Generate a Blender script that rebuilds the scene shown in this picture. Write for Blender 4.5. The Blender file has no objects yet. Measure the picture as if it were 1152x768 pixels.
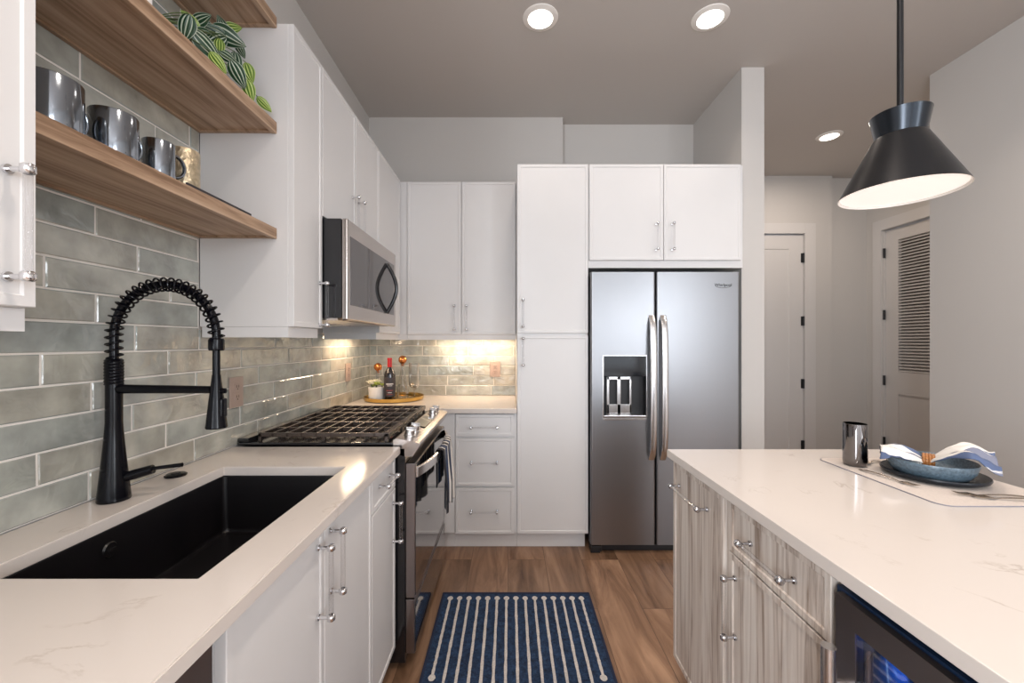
import bpy, bmesh, math, random
from mathutils import Vector, Matrix, noise
random.seed(7)
PI = math.pi
sc = bpy.context.scene
COL = sc.collection

# ------------------------------------------------------------------ camera, world, lights, exposure
EYE = 1.334
F = 460.0
cd = bpy.data.cameras.new('camera'); cam = bpy.data.objects.new('camera', cd); COL.objects.link(cam)
cd.sensor_width = 36.0; cd.lens = F / 1152 * 36.0
cd.shift_x = 2.5 / 1152; cd.shift_y = 1.0 / 1152
cd.clip_start = 0.02
cam.location = (0, 0, EYE); cam.rotation_euler = (PI / 2, 0, 0)
sc.camera = cam
sc.view_settings.view_transform = 'Standard'; sc.view_settings.look = 'None'
sc.view_settings.gamma = 1.0; sc.view_settings.use_curve_mapping = False
sc.view_settings.exposure = 0.0
cy = sc.cycles
cy.use_denoising = True; cy.max_bounces = 10; cy.diffuse_bounces = 5; cy.glossy_bounces = 5
cy.transmission_bounces = 6; cy.transparent_max_bounces = 12; cy.sample_clamp_indirect = 6.0
cy.caustics_reflective = False; cy.caustics_refractive = False
w = bpy.data.worlds.new('world'); sc.world = w; w.use_nodes = True
w.node_tree.nodes['Background'].inputs[0].default_value = (0.75, 0.85, 1.0, 1)
w.node_tree.nodes['Background'].inputs[1].default_value = 1.0

def light(name, kind, loc, power, color, size=0.2, size_y=None, rot=(0, 0, 0), shape='RECTANGLE', spread=None):
    ld = bpy.data.lights.new(name, kind); ld.energy = power; ld.color = color
    if kind == 'AREA':
        ld.shape = shape; ld.size = size
        if size_y: ld.size_y = size_y
        if spread: ld.spread = spread
    else:
        ld.shadow_soft_size = size
    o = bpy.data.objects.new(name, ld); COL.objects.link(o); o.location = loc; o.rotation_euler = rot
    return o
DAY = (0.88, 0.935, 1.0); WARM = (1.0, 0.86, 0.74)
WINP = 22
# daylight lamps at two unseen rear windows and two side windows added for light
light('window_daylight', 'AREA', (-0.15, -3.55, 1.75), WINP, DAY, 1.5, 1.9, (PI / 2, 0, 0))
light('window_daylight', 'AREA', (1.95, -3.55, 1.75), WINP, DAY, 1.5, 1.9, (PI / 2, 0, 0))
light('window_daylight', 'AREA', (-1.17, -2.45, 1.75), 250, DAY, 1.5, 1.9, (PI / 2, 0, -PI / 2))
light('window_daylight', 'AREA', (2.865, -2.45, 1.75), 100, DAY, 1.5, 1.9, (PI / 2, 0, PI / 2))
CANP = 6.5
CANS = [(0.169, 2.257), (1.106, 2.257), (2.774, 3.55), (0.169, 0.55), (0.05, -1.2), (1.9, -1.2), (2.15, 1.55)]  # last four cans are out of view, added to light the room
for cx, cyy in CANS:
    light('can_light_beam', 'AREA', (cx, cyy, 3.105), CANP * (2.1 if cyy > 3 else 0.34 if cyy > 2 else 1.2 if cyy > 1 else 1.5 if cyy > 0 else 1), WARM, 0.13, None, (0, 0, 0), 'DISK', 3.1 if cyy > 3 else 2.1)

# ------------------------------------------------------------------ materials
def new_mat(name):
    m = bpy.data.materials.new(name); m.use_nodes = True
    return m, m.node_tree.nodes, m.node_tree.links, m.node_tree.nodes['Principled BSDF']
def mat(name, col, rough=0.5, metal=0.0, bump=0.0, bscale=60, var=0.0, vscale=8, coat=0.0, ior=None, trans=0.0, emit=None, es=0.0, spec=None, stretch=(1, 1, 1), rvar=0.0):
    m, N, L, p = new_mat(name)
    p.inputs['Base Color'].default_value = (*col, 1); p.inputs['Roughness'].default_value = rough
    p.inputs['Metallic'].default_value = metal
    if coat: p.inputs['Coat Weight'].default_value = coat; p.inputs['Coat Roughness'].default_value = 0.08
    if ior: p.inputs['IOR'].default_value = ior
    if trans: p.inputs['Transmission Weight'].default_value = trans
    if spec is not None: p.inputs['Specular IOR Level'].default_value = spec
    if emit: p.inputs['Emission Color'].default_value = (*emit, 1); p.inputs['Emission Strength'].default_value = es
    if bump or var or rvar:
        tc = N.new('ShaderNodeTexCoord'); mp = N.new('ShaderNodeMapping'); mp.inputs['Scale'].default_value = stretch
        L.new(tc.outputs['Object'], mp.inputs[0])
    if bump:
        nz = N.new('ShaderNodeTexNoise'); nz.inputs['Scale'].default_value = bscale; nz.inputs['Detail'].default_value = 4
        b = N.new('ShaderNodeBump'); b.inputs['Strength'].default_value = bump; b.inputs['Distance'].default_value = 0.004
        L.new(mp.outputs[0], nz.inputs['Vector']); L.new(nz.outputs['Fac'], b.inputs['Height']); L.new(b.outputs[0], p.inputs['Normal'])
    if var:
        n2 = N.new('ShaderNodeTexNoise'); n2.inputs['Scale'].default_value = vscale; n2.inputs['Detail'].default_value = 3
        r = N.new('ShaderNodeValToRGB')
        r.color_ramp.elements[0].position = 0.3; r.color_ramp.elements[1].position = 0.7
        r.color_ramp.elements[0].color = (*[c * (1 - var) for c in col], 1); r.color_ramp.elements[1].color = (*[min(1, c * (1 + var)) for c in col], 1)
        L.new(mp.outputs[0], n2.inputs['Vector']); L.new(n2.outputs['Fac'], r.inputs[0]); L.new(r.outputs[0], p.inputs['Base Color'])
    if rvar:
        n3 = N.new('ShaderNodeTexNoise'); n3.inputs['Scale'].default_value = vscale; n3.inputs['Detail'].default_value = 3
        mr = N.new('ShaderNodeMapRange'); mr.inputs['To Min'].default_value = rough * (1 - rvar); mr.inputs['To Max'].default_value = rough * (1 + rvar)
        L.new(mp.outputs[0], n3.inputs['Vector']); L.new(n3.outputs['Fac'], mr.inputs[0]); L.new(mr.outputs[0], p.inputs['Roughness'])
    return m

M = {}
M['paint'] = mat('wall_paint', (0.565, 0.54, 0.515), 0.6, bump=0.05, bscale=300)
M['ceiling'] = mat('ceiling_paint', (0.54, 0.505, 0.475), 0.7, bump=0.05, bscale=300)
M['trim'] = mat('door_trim_paint', (0.62, 0.60, 0.585), 0.4, bump=0.02, bscale=200)
M['white'] = mat('white_cabinet_lacquer', (0.725, 0.715, 0.712), 0.38, var=0.012, vscale=4)
M['chrome'] = mat('chrome', (0.75, 0.75, 0.77), 0.08, 1.0, rvar=0.3)
M['nickel'] = mat('brushed_nickel', (0.55, 0.55, 0.57), 0.22, 1.0, rvar=0.2)
M['steel'] = mat('brushed_stainless', (0.31, 0.315, 0.33), 0.34, 1.0, stretch=(1, 1, 30), rvar=0.05)
M['steel_h'] = mat('brushed_stainless_bar', (0.66, 0.65, 0.65), 0.24, 1.0, rvar=0.12)
M['steel_warm'] = mat('warm_stainless', (0.52, 0.47, 0.44), 0.25, 1.0, rvar=0.12)
M['steel_dark'] = mat('dark_stainless', (0.30, 0.27, 0.27), 0.3, 1.0, rvar=0.12)
M['black'] = mat('black_enamel', (0.008, 0.008, 0.01), 0.18, coat=0.3, rvar=0.2)
M['matte_black'] = mat('matte_black_plastic', (0.012, 0.012, 0.014), 0.45, bump=0.05, bscale=300)
M['glass_black'] = mat('black_oven_glass', (0.012, 0.012, 0.014), 0.03, coat=1.0, rvar=0.2, ior=1.8)
M['panel_black'] = mat('black_control_panel', (0.008, 0.009, 0.012), 0.08, spec=0.4, rvar=0.2)
M['mw_glass'] = mat('smoked_mirror_glass', (0.13, 0.12, 0.12), 0.06, 0.8, rvar=0.2)
M['iron'] = mat('cast_iron', (0.10, 0.08, 0.07), 0.22, 0.7, bump=0.3, bscale=250)
M['faucet'] = mat('matte_black_metal', (0.003, 0.003, 0.005), 0.15, 0.0, spec=0.2, rvar=0.2)
M['sink'] = mat('black_granite_composite', (0.006, 0.005, 0.006), 0.35, bump=0.06, bscale=500, var=0.25, vscale=300)
M['acrylic'] = None
M['copper'] = mat('copper_ball', (0.65, 0.23, 0.07), 0.22, 0.85, rvar=0.2)
M['gold'] = mat('antique_gold', (0.62, 0.40, 0.12), 0.22, 1.0, rvar=0.3)
M['goldtex'] = mat('hammered_pale_gold', (0.55, 0.46, 0.32), 0.3, 0.8, bump=1.0, bscale=90, var=0.25, vscale=70)
M['mirror'] = mat('silvered_smoke_glass', (0.30, 0.33, 0.37), 0.13, 1.0, rvar=0.3)
M['pot'] = mat('white_ceramic', (0.78, 0.75, 0.72), 0.35, bump=0.1, bscale=100)
M['wine'] = mat('dark_bottle_glass', (0.008, 0.006, 0.008), 0.07, coat=0.6, rvar=0.3)
M['wine_label'] = mat('black_wine_label', (0.03, 0.025, 0.03), 0.55, var=0.2, vscale=60)
M['redfoil'] = mat('red_foil', (0.42, 0.01, 0.015), 0.3, 0.2, rvar=0.2)
M['labelprint'] = mat('pale_label_print', (0.6, 0.58, 0.57), 0.5, var=0.1)
M['labelred'] = mat('red_label_print', (0.35, 0.04, 0.04), 0.5, var=0.1)
M['outlet'] = mat('taupe_outlet_plastic', (0.42, 0.31, 0.26), 0.35, bump=0.02, bscale=200)
M['outlet_dark'] = mat('outlet_slots', (0.05, 0.025, 0.015), 0.5, var=0.1)
M['slate'] = mat('dark_slate', (0.03, 0.026, 0.03), 0.5, var=0.2, vscale=40)
M['plate'] = mat('charcoal_stoneware', (0.010, 0.012, 0.016), 0.35, spec=0.25, var=0.2, vscale=40)
M['bowl'] = mat('blue_speckled_stoneware', (0.085, 0.125, 0.16), 0.32, var=0.35, vscale=160)
M['leafcore'] = mat('dark_stem', (0.08, 0.12, 0.04), 0.5, var=0.3)
M['leaflime'] = mat('succulent_green', (0.36, 0.45, 0.08), 0.45, var=0.4, vscale=60)
M['petal'] = mat('cream_petals', (0.75, 0.72, 0.58), 0.5, var=0.15, vscale=60)
M['cutlery'] = mat('brushed_champagne_metal', (0.45, 0.38, 0.31), 0.25, 1.0, rvar=0.3)
M['ringwood'] = mat('amber_wood', (0.32, 0.13, 0.04), 0.35, var=0.4, vscale=90, stretch=(1, 1, 5))
M['tumbler'] = mat('smoky_mirrored_glass', (0.20, 0.19, 0.19), 0.06, 1.0, rvar=0.3)
M['pend'] = mat('black_pendant_metal', (0.018, 0.018, 0.02), 0.33, 0.55, rvar=0.2)
M['white_in'] = mat('white_enamel_inside', (0.85, 0.82, 0.78), 0.5, bump=0.02)
M['glow'] = mat('opal_diffuser', (0.9, 0.88, 0.85), 0.5, emit=(1.0, 0.90, 0.83), es=0.62)
M['canglow'] = mat('lit_lens', (0.9, 0.9, 0.9), 0.5, emit=(1.0, 0.93, 0.86), es=4.0)
M['led'] = mat('lit_led_lens', (0.9, 0.85, 0.8), 0.5, emit=(1.0, 0.80, 0.62), es=5.0)
M['book'] = mat('white_book_cover', (0.75, 0.74, 0.74), 0.4, var=0.03)
M['blueglass'] = mat('blue_bottle_glass', (0.01, 0.08, 0.28), 0.08, coat=0.5, rvar=0.2)
M['inside_blue'] = mat('cooler_interior', (0.008, 0.022, 0.055), 0.4, var=0.1)
M['void'] = mat('dark_gap_liner', (0.01, 0.012, 0.015), 0.7, var=0.1)
M['bluetop'] = mat('pendant_collar_metal', (0.02, 0.024, 0.03), 0.25, 0.7, rvar=0.2)

def clear_mat(name, tint, k):
    m, N, L, p = new_mat(name)
    tr = N.new('ShaderNodeBsdfTransparent'); tr.inputs[0].default_value = (*tint, 1)
    gl = N.new('ShaderNodeBsdfGlossy'); gl.inputs['Roughness'].default_value = 0.03
    fr = N.new('ShaderNodeLayerWeight'); fr.inputs['Blend'].default_value = k
    mx = N.new('ShaderNodeMixShader'); L.new(fr.outputs['Facing'], mx.inputs[0]); L.new(tr.outputs[0], mx.inputs[1]); L.new(gl.outputs[0], mx.inputs[2])
    nz = N.new('ShaderNodeTexNoise'); nz.inputs['Scale'].default_value = 20
    b = N.new('ShaderNodeBump'); b.inputs['Strength'].default_value = 0.02; L.new(nz.outputs['Fac'], b.inputs['Height']); L.new(b.outputs[0], gl.inputs['Normal'])
    L.new(mx.outputs[0], N['Material Output'].inputs[0]); return m
M['acrylic'] = clear_mat('clear_acrylic', (0.96, 0.96, 0.965), 0.22)
M['glass'] = clear_mat('clear_glass', (0.93, 0.93, 0.93), 0.4)
M['pane'] = clear_mat('tinted_pane', (0.6, 0.66, 0.72), 0.25)

def quartz():
    m, N, L, p = new_mat('veined_quartz')
    tc = N.new('ShaderNodeTexCoord')
    nz = N.new('ShaderNodeTexNoise'); nz.inputs['Scale'].default_value = 2.6; nz.inputs['Detail'].default_value = 7; nz.inputs['Roughness'].default_value = 0.62; nz.inputs['Distortion'].default_value = 0.6
    L.new(tc.outputs['Object'], nz.inputs['Vector'])
    r = N.new('ShaderNodeValToRGB'); e = r.color_ramp.elements
    e[0].position = 0.488; e[0].color = (0, 0, 0, 1); e[1].position = 0.512; e[1].color = (0, 0, 0, 1)
    x = r.color_ramp.elements.new(0.5); x.color = (1, 1, 1, 1)
    L.new(nz.outputs['Fac'], r.inputs[0])
    n2 = N.new('ShaderNodeTexNoise'); n2.inputs['Scale'].default_value = 9; n2.inputs['Detail'].default_value = 2; L.new(tc.outputs['Object'], n2.inputs['Vector'])
    r2 = N.new('ShaderNodeValToRGB'); r2.color_ramp.elements[0].position = 0.55; r2.color_ramp.elements[1].position = 0.72; L.new(n2.outputs['Fac'], r2.inputs[0])
    mu = N.new('ShaderNodeMath'); mu.operation = 'MULTIPLY'; L.new(r.outputs[0], mu.inputs[0]); L.new(r2.outputs[0], mu.inputs[1])
    m3 = N.new('ShaderNodeMath'); m3.operation = 'MULTIPLY'; m3.inputs[1].default_value = 0.55; L.new(mu.outputs[0], m3.inputs[0])
    mx = N.new('ShaderNodeMix'); mx.data_type = 'RGBA'; mx.inputs[6].default_value = (0.665, 0.605, 0.56, 1); mx.inputs[7].default_value = (0.35, 0.27, 0.21, 1)
    L.new(m3.outputs[0], mx.inputs[0]); L.new(mx.outputs[2], p.inputs['Base Color'])
    p.inputs['Roughness'].default_value = 0.13
    return m
M['quartz'] = quartz()

def wood(name, c1, c2, c3, scale, rough, bump=0.15, wave=0.5):
    m, N, L, p = new_mat(name)
    tc = N.new('ShaderNodeTexCoord'); mp = N.new('ShaderNodeMapping'); mp.inputs['Scale'].default_value = scale; L.new(tc.outputs['Object'], mp.inputs[0])
    nz = N.new('ShaderNodeTexNoise'); nz.inputs['Scale'].default_value = 1; nz.inputs['Detail'].default_value = 8; nz.inputs['Roughness'].default_value = 0.6; nz.inputs['Distortion'].default_value = wave
    L.new(mp.outputs[0], nz.inputs['Vector'])
    r = N.new('ShaderNodeValToRGB'); e = r.color_ramp.elements
    e[0].position = 0.33; e[0].color = (*c1, 1); e[1].position = 0.66; e[1].color = (*c3, 1); x = e.new(0.47); x.color = (*c2, 1)
    L.new(nz.outputs['Fac'], r.inputs[0]); L.new(r.outputs[0], p.inputs['Base Color'])
    b = N.new('ShaderNodeBump'); b.inputs['Strength'].default_value = bump; b.inputs['Distance'].default_value = 0.003; L.new(nz.outputs['Fac'], b.inputs['Height']); L.new(b.outputs[0], p.inputs['Normal'])
    p.inputs['Roughness'].default_value = rough
    return m
M['oak'] = wood('oak_shelf', (0.20, 0.115, 0.065), (0.38, 0.25, 0.16), (0.52, 0.37, 0.26), (40, 2.2, 40), 0.5)
M['ash'] = wood('grey_ash_veneer', (0.27, 0.20, 0.155), (0.58, 0.50, 0.44), (0.72, 0.66, 0.60), (30, 30, 1.3), 0.42, wave=1.6)

def floor_mat():
    m, N, L, p = new_mat('oak_plank_floor')
    tc = N.new('ShaderNodeTexCoord'); mp = N.new('ShaderNodeMapping'); mp.inputs['Rotation'].default_value = (0, 0, PI / 2); mp.inputs['Location'].default_value = (0.35, 0.06, 0); L.new(tc.outputs['Object'], mp.inputs[0])
    br = N.new('ShaderNodeTexBrick'); br.offset = 0.37; br.inputs['Scale'].default_value = 1; br.inputs['Brick Width'].default_value = 1.25; br.inputs['Row Height'].default_value = 0.225
    br.inputs['Mortar Size'].default_value = 0.0012; br.inputs['Color1'].default_value = (0, 0, 0, 1); br.inputs['Color2'].default_value = (1, 1, 1, 1); br.inputs['Mortar'].default_value = (0.5, 0.5, 0.5, 1)
    L.new(mp.outputs[0], br.inputs['Vector'])
    m2 = N.new('ShaderNodeMapping'); m2.inputs['Scale'].default_value = (11, 1.6, 1); L.new(tc.outputs['Object'], m2.inputs[0])
    ad = N.new('ShaderNodeVectorMath'); ad.operation = 'MULTIPLY_ADD'; ad.inputs[1].default_value = (7, 9, 5); L.new(br.outputs['Color'], ad.inputs[0]); L.new(m2.outputs[0], ad.inputs[2])
    nz = N.new('ShaderNodeTexNoise'); nz.inputs['Scale'].default_value = 1; nz.inputs['Detail'].default_value = 8; nz.inputs['Roughness'].default_value = 0.62; nz.inputs['Distortion'].default_value = 0.9
    L.new(ad.outputs[0], nz.inputs['Vector'])
    r = N.new('ShaderNodeValToRGB'); e = r.color_ramp.elements
    e[0].position = 0.3; e[0].color = (0.11, 0.055, 0.03, 1); e[1].position = 0.7; e[1].color = (0.41, 0.25, 0.155, 1); x = e.new(0.5); x.color = (0.265, 0.15, 0.088, 1)
    L.new(nz.outputs['Fac'], r.inputs[0])
    mr = N.new('ShaderNodeMapRange'); mr.inputs['To Min'].default_value = 0.72; mr.inputs['To Max'].default_value = 1.22; L.new(br.outputs['Color'], mr.inputs[0])
    vm = N.new('ShaderNodeVectorMath'); vm.operation = 'SCALE'; L.new(r.outputs[0], vm.inputs[0]); L.new(mr.outputs[0], vm.inputs['Scale'])
    mx = N.new('ShaderNodeMix'); mx.data_type = 'RGBA'; mx.inputs[7].default_value = (0.07, 0.04, 0.025, 1)
    L.new(br.outputs['Fac'], mx.inputs[0]); L.new(vm.outputs[0], mx.inputs[6]); L.new(mx.outputs[2], p.inputs['Base Color'])
    p.inputs['Roughness'].default_value = 0.36
    b = N.new('ShaderNodeBump'); b.inputs['Strength'].default_value = 0.1; b.inputs['Distance'].default_value = 0.002; L.new(nz.outputs['Fac'], b.inputs['Height']); L.new(b.outputs[0], p.inputs['Normal'])
    return m
M['floor'] = floor_mat()

def tile_mat():
    m, N, L, p = new_mat('glazed_sage_tile')
    g = N.new('ShaderNodeNewGeometry'); tc = N.new('ShaderNodeTexCoord')
    r = N.new('ShaderNodeValToRGB'); e = r.color_ramp.elements
    e[0].position = 0.0; e[0].color = (0.34, 0.37, 0.35, 1); e[1].position = 1.0; e[1].color = (0.52, 0.51, 0.455, 1)
    for pos, c in ((0.35, (0.46, 0.455, 0.40)), (0.6, (0.43, 0.405, 0.34)), (0.8, (0.36, 0.40, 0.375))):
        x = e.new(pos); x.color = (*c, 1)
    L.new(g.outputs['Random Per Island'], r.inputs[0])
    nz = N.new('ShaderNodeTexNoise'); nz.inputs['Scale'].default_value = 9; nz.inputs['Detail'].default_value = 4; L.new(tc.outputs['Object'], nz.inputs['Vector'])
    mr = N.new('ShaderNodeMapRange'); mr.inputs['From Min'].default_value = 0.3; mr.inputs['From Max'].default_value = 0.7; mr.inputs['To Min'].default_value = 0.66; mr.inputs['To Max'].default_value = 1.18; L.new(nz.outputs['Fac'], mr.inputs[0])
    vm = N.new('ShaderNodeVectorMath'); vm.operation = 'SCALE'; L.new(r.outputs[0], vm.inputs[0]); L.new(mr.outputs[0], vm.inputs['Scale']); L.new(vm.outputs[0], p.inputs['Base Color'])
    p.inputs['Roughness'].default_value = 0.13; p.inputs['Coat Weight'].default_value = 0.6; p.inputs['Coat Roughness'].default_value = 0.05
    n2 = N.new('ShaderNodeTexNoise'); n2.inputs['Scale'].default_value = 14; n2.inputs['Detail'].default_value = 3; n2.inputs['Distortion'].default_value = 0.5; L.new(tc.outputs['Object'], n2.inputs['Vector'])
    b = N.new('ShaderNodeBump'); b.inputs['Strength'].default_value = 0.8; b.inputs['Distance'].default_value = 0.008; L.new(n2.outputs['Fac'], b.inputs['Height'])
    L.new(b.outputs[0], p.inputs['Normal']); L.new(b.outputs[0], p.inputs['Coat Normal'])
    return m
M['tile'] = tile_mat()
M['grout'] = mat('pale_grout', (0.78, 0.74, 0.69), 0.8, bump=0.2, bscale=300)

def uv_stripe(name, stops, rough=0.7, bump=0.2):
    """colours across UV.x, constant steps"""
    m, N, L, p = new_mat(name)
    tc = N.new('ShaderNodeTexCoord'); s = N.new('ShaderNodeSeparateXYZ'); L.new(tc.outputs['UV'], s.inputs[0])
    r = N.new('ShaderNodeValToRGB'); r.color_ramp.interpolation = 'CONSTANT'; e = r.color_ramp.elements
    e[0].position = stops[0][0]; e[0].color = (*stops[0][1], 1); e[1].position = stops[1][0]; e[1].color = (*stops[1][1], 1)
    for q, c in stops[2:]:
        x = e.new(q); x.color = (*c, 1)
    L.new(s.outputs[0], r.inputs[0]); L.new(r.outputs[0], p.inputs['Base Color']); p.inputs['Roughness'].default_value = rough
    nz = N.new('ShaderNodeTexNoise'); nz.inputs['Scale'].default_value = 400; b = N.new('ShaderNodeBump'); b.inputs['Strength'].default_value = bump; b.inputs['Distance'].default_value = 0.001
    L.new(tc.outputs['Object'], nz.inputs['Vector']); L.new(nz.outputs['Fac'], b.inputs['Height']); L.new(b.outputs[0], p.inputs['Normal'])
    return m
NV = (0.025, 0.045, 0.10); WH = (0.70, 0.67, 0.63); BK = (0.012, 0.012, 0.018); BG = (0.17, 0.18, 0.24)
M['towel'] = uv_stripe('striped_towel', [(0, BK), (0.10, WH), (0.14, NV), (0.30, WH), (0.34, BK), (0.46, WH), (0.53, NV), (0.64, WH), (0.70, BK), (0.78, WH), (0.86, NV), (0.93, WH)])
M['napkin'] = uv_stripe('striped_napkin', [(0, (0.07, 0.10, 0.19)), (0.13, WH), (0.27, BG), (0.42, WH), (0.60, (0.09, 0.12, 0.21)), (0.72, WH), (0.88, BG)])
def leaf_mat(name, dark, light, freq, thr):
    m, N, L, p = new_mat(name)
    tc = N.new('ShaderNodeTexCoord'); s = N.new('ShaderNodeSeparateXYZ'); L.new(tc.outputs['UV'], s.inputs[0])
    a = N.new('ShaderNodeMath'); a.operation = 'MULTIPLY'; a.inputs[1].default_value = freq * PI * 2; L.new(s.outputs[0], a.inputs[0])
    c = N.new('ShaderNodeMath'); c.operation = 'COSINE'; L.new(a.outputs[0], c.inputs[0])
    mr = N.new('ShaderNodeMapRange'); mr.inputs['From Min'].default_value = thr - 0.15; mr.inputs['From Max'].default_value = thr + 0.15; L.new(c.outputs[0], mr.inputs[0])
    mx = N.new('ShaderNodeMix'); mx.data_type = 'RGBA'; mx.inputs[6].default_value = (*dark, 1); mx.inputs[7].default_value = (*light, 1); L.new(mr.outputs[0], mx.inputs[0]); L.new(mx.outputs[2], p.inputs['Base Color'])
    p.inputs['Roughness'].default_value = 0.35; return m
M['leaf_dark'] = leaf_mat('dark_striped_leaf', (0.012, 0.05, 0.022), (0.42, 0.48, 0.38), 4, 0.62)
M['leaf_lime'] = leaf_mat('lime_striped_leaf', (0.09, 0.18, 0.02), (0.42, 0.52, 0.16), 4, 0.1)
def rug_mat():
    m, N, L, p = new_mat('blue_woven_rug')
    tc = N.new('ShaderNodeTexCoord'); nz = N.new('ShaderNodeTexNoise'); nz.inputs['Scale'].default_value = 60; nz.inputs['Detail'].default_value = 6; nz.inputs['Roughness'].default_value = 0.8
    L.new(tc.outputs['Object'], nz.inputs['Vector']); r = N.new('ShaderNodeValToRGB'); e = r.color_ramp.elements
    e[0].position = 0.35; e[0].color = (0.001, 0.004, 0.016, 1); e[1].position = 0.68; e[1].color = (0.025, 0.065, 0.155, 1)
    L.new(nz.outputs['Fac'], r.inputs[0]); L.new(r.outputs[0], p.inputs['Base Color']); p.inputs['Roughness'].default_value = 0.95
    b = N.new('ShaderNodeBump'); b.inputs['Strength'].default_value = 0.6; b.inputs['Distance'].default_value = 0.003; L.new(nz.outputs['Fac'], b.inputs['Height']); L.new(b.outputs[0], p.inputs['Normal'])
    return m
M['rug'] = rug_mat()
M['rugwhite'] = mat('white_tufted_yarn', (0.62, 0.58, 0.54), 0.95, bump=0.6, bscale=200, var=0.15, vscale=120)
M['rugedge'] = mat('navy_rug_binding', (0.012, 0.02, 0.05), 0.95, bump=0.6, bscale=200)
M['placemat'] = mat('blush_woven_placemat', (0.60, 0.53, 0.48), 0.85, bump=0.4, bscale=350, var=0.06, vscale=200)
M['placeedge'] = mat('grey_hem', (0.22, 0.21, 0.24), 0.85, bump=0.3, bscale=300)

# ------------------------------------------------------------------ mesh builder
class B:
    def __init__(s): s.bm = bmesh.new(); s.uv = None
    def face(s, pts, mi=0):
        vs = [s.bm.verts.new(p) for p in pts]; f = s.bm.faces.new(vs); f.material_index = mi; return f
    def merge(s, other, mi=0, mtx=None):
        other.verts.ensure_lookup_table(); mp = {}
        for v in other.verts: mp[v] = s.bm.verts.new(mtx @ v.co if mtx else v.co)
        for f in other.faces:
            nf = s.bm.faces.new([mp[v] for v in f.verts]); nf.material_index = mi; nf.smooth = f.smooth
        other.free(); return s
    def box(s, x0, x1, y0, y1, z0, z1, mi=0, bev=0.0, seg=2, mtx=None):
        t = bmesh.new(); bmesh.ops.create_cube(t, size=1)
        for v in t.verts:
            v.co = Vector(((x0 + x1) / 2 + v.co.x * abs(x1 - x0), (y0 + y1) / 2 + v.co.y * abs(y1 - y0), (z0 + z1) / 2 + v.co.z * abs(z1 - z0)))
        if bev: bmesh.ops.bevel(t, geom=list(t.edges), offset=bev, segments=seg, affect='EDGES', profile=0.5)
        return s.merge(t, mi, mtx)
    def cyl(s, p0, p1, r0, r1=None, seg=20, mi=0, cap=True):
        r1 = r0 if r1 is None else r1
        return s.lathe([(r0, 0), (r1, (Vector(p1) - Vector(p0)).length)], p0, Vector(p1) - Vector(p0), seg, mi, cap)
    def lathe(s, prof, base, axis=(0, 0, 1), seg=24, mi=0, cap=True, mis=None):
        axis = Vector(axis).normalized(); q = axis.to_track_quat('Z', 'Y'); base = Vector(base)
        rings = []
        for r, h in prof:
            if r < 1e-6: rings.append([s.bm.verts.new(base + axis * h)])
            else: rings.append([s.bm.verts.new(base + q @ Vector((r * math.cos(2 * PI * k / seg), r * math.sin(2 * PI * k / seg), h))) for k in range(seg)])
        for i in range(len(rings) - 1):
            a, b = rings[i], rings[i + 1]; m_ = mis[i] if mis else mi
            for k in range(seg):
                k2 = (k + 1) % seg
                if len(a) == 1 and len(b) == 1: continue
                if len(a) == 1: f = s.bm.faces.new([a[0], b[k2], b[k]])
                elif len(b) == 1: f = s.bm.faces.new([a[k], a[k2], b[0]])
                else: f = s.bm.faces.new([a[k], a[k2], b[k2], b[k]])
                f.material_index = m_
        if cap:
            if len(rings[0]) > 1: s.bm.faces.new(rings[0][::-1]).material_index = mi
            if len(rings[-1]) > 1: s.bm.faces.new(rings[-1]).material_index = mis[-1] if mis else mi
        return s
    def tube(s, pts, r, seg=10, mi=0, cap=True, sx=1.0, sy=1.0, up=None):
        pts = [Vector(p) for p in pts]; n = len(pts); rr = r if isinstance(r, (list, tuple)) else [r] * n
        t0 = (pts[1] - pts[0]).normalized()
        nrm = (up and Vector(up)) or (Vector((0, 0, 1)) if abs(t0.z) < 0.9 else Vector((0, 1, 0)))
        nrm = (nrm - t0 * nrm.dot(t0)).normalized(); rings = []
        for i in range(n):
            t = (pts[min(i + 1, n - 1)] - pts[max(i - 1, 0)]).normalized()
            nrm = (nrm - t * nrm.dot(t)).normalized(); bn = t.cross(nrm)
            rings.append([s.bm.verts.new(pts[i] + nrm * (rr[i] * sx * math.cos(2 * PI * k / seg)) + bn * (rr[i] * sy * math.sin(2 * PI * k / seg))) for k in range(seg)])
        for i in range(n - 1):
            for k in range(seg):
                f = s.bm.faces.new([rings[i][k], rings[i][(k + 1) % seg], rings[i + 1][(k + 1) % seg], rings[i + 1][k]]); f.material_index = mi
        if cap:
            s.bm.faces.new(rings[0][::-1]).material_index = mi; s.bm.faces.new(rings[-1]).material_index = mi
        return s
    def prism(s, poly, z0, z1, mi=0, bev=0.0):
        t = bmesh.new(); a = [t.verts.new((x, y, z0)) for x, y in poly]; b = [t.verts.new((x, y, z1)) for x, y in poly]; n = len(poly)
        t.faces.new(a[::-1]); t.faces.new(b)
        for k in range(n): t.faces.new([a[k], a[(k + 1) % n], b[(k + 1) % n], b[k]])
        bmesh.ops.recalc_face_normals(t, faces=t.faces)
        if bev: bmesh.ops.bevel(t, geom=list(t.edges), offset=bev, segments=2, affect='EDGES', profile=0.5)
        return s.merge(t, mi)
    def sphere(s, c, r, mi=0, sc_=(1, 1, 1), seg=20):
        t = bmesh.new(); bmesh.ops.create_uvsphere(t, u_segments=seg, v_segments=seg // 2 + 2, radius=r)
        for v in t.verts: v.co = Vector((v.co.x * sc_[0] + c[0], v.co.y * sc_[1] + c[1], v.co.z * sc_[2] + c[2]))
        return s.merge(t, mi)
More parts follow.
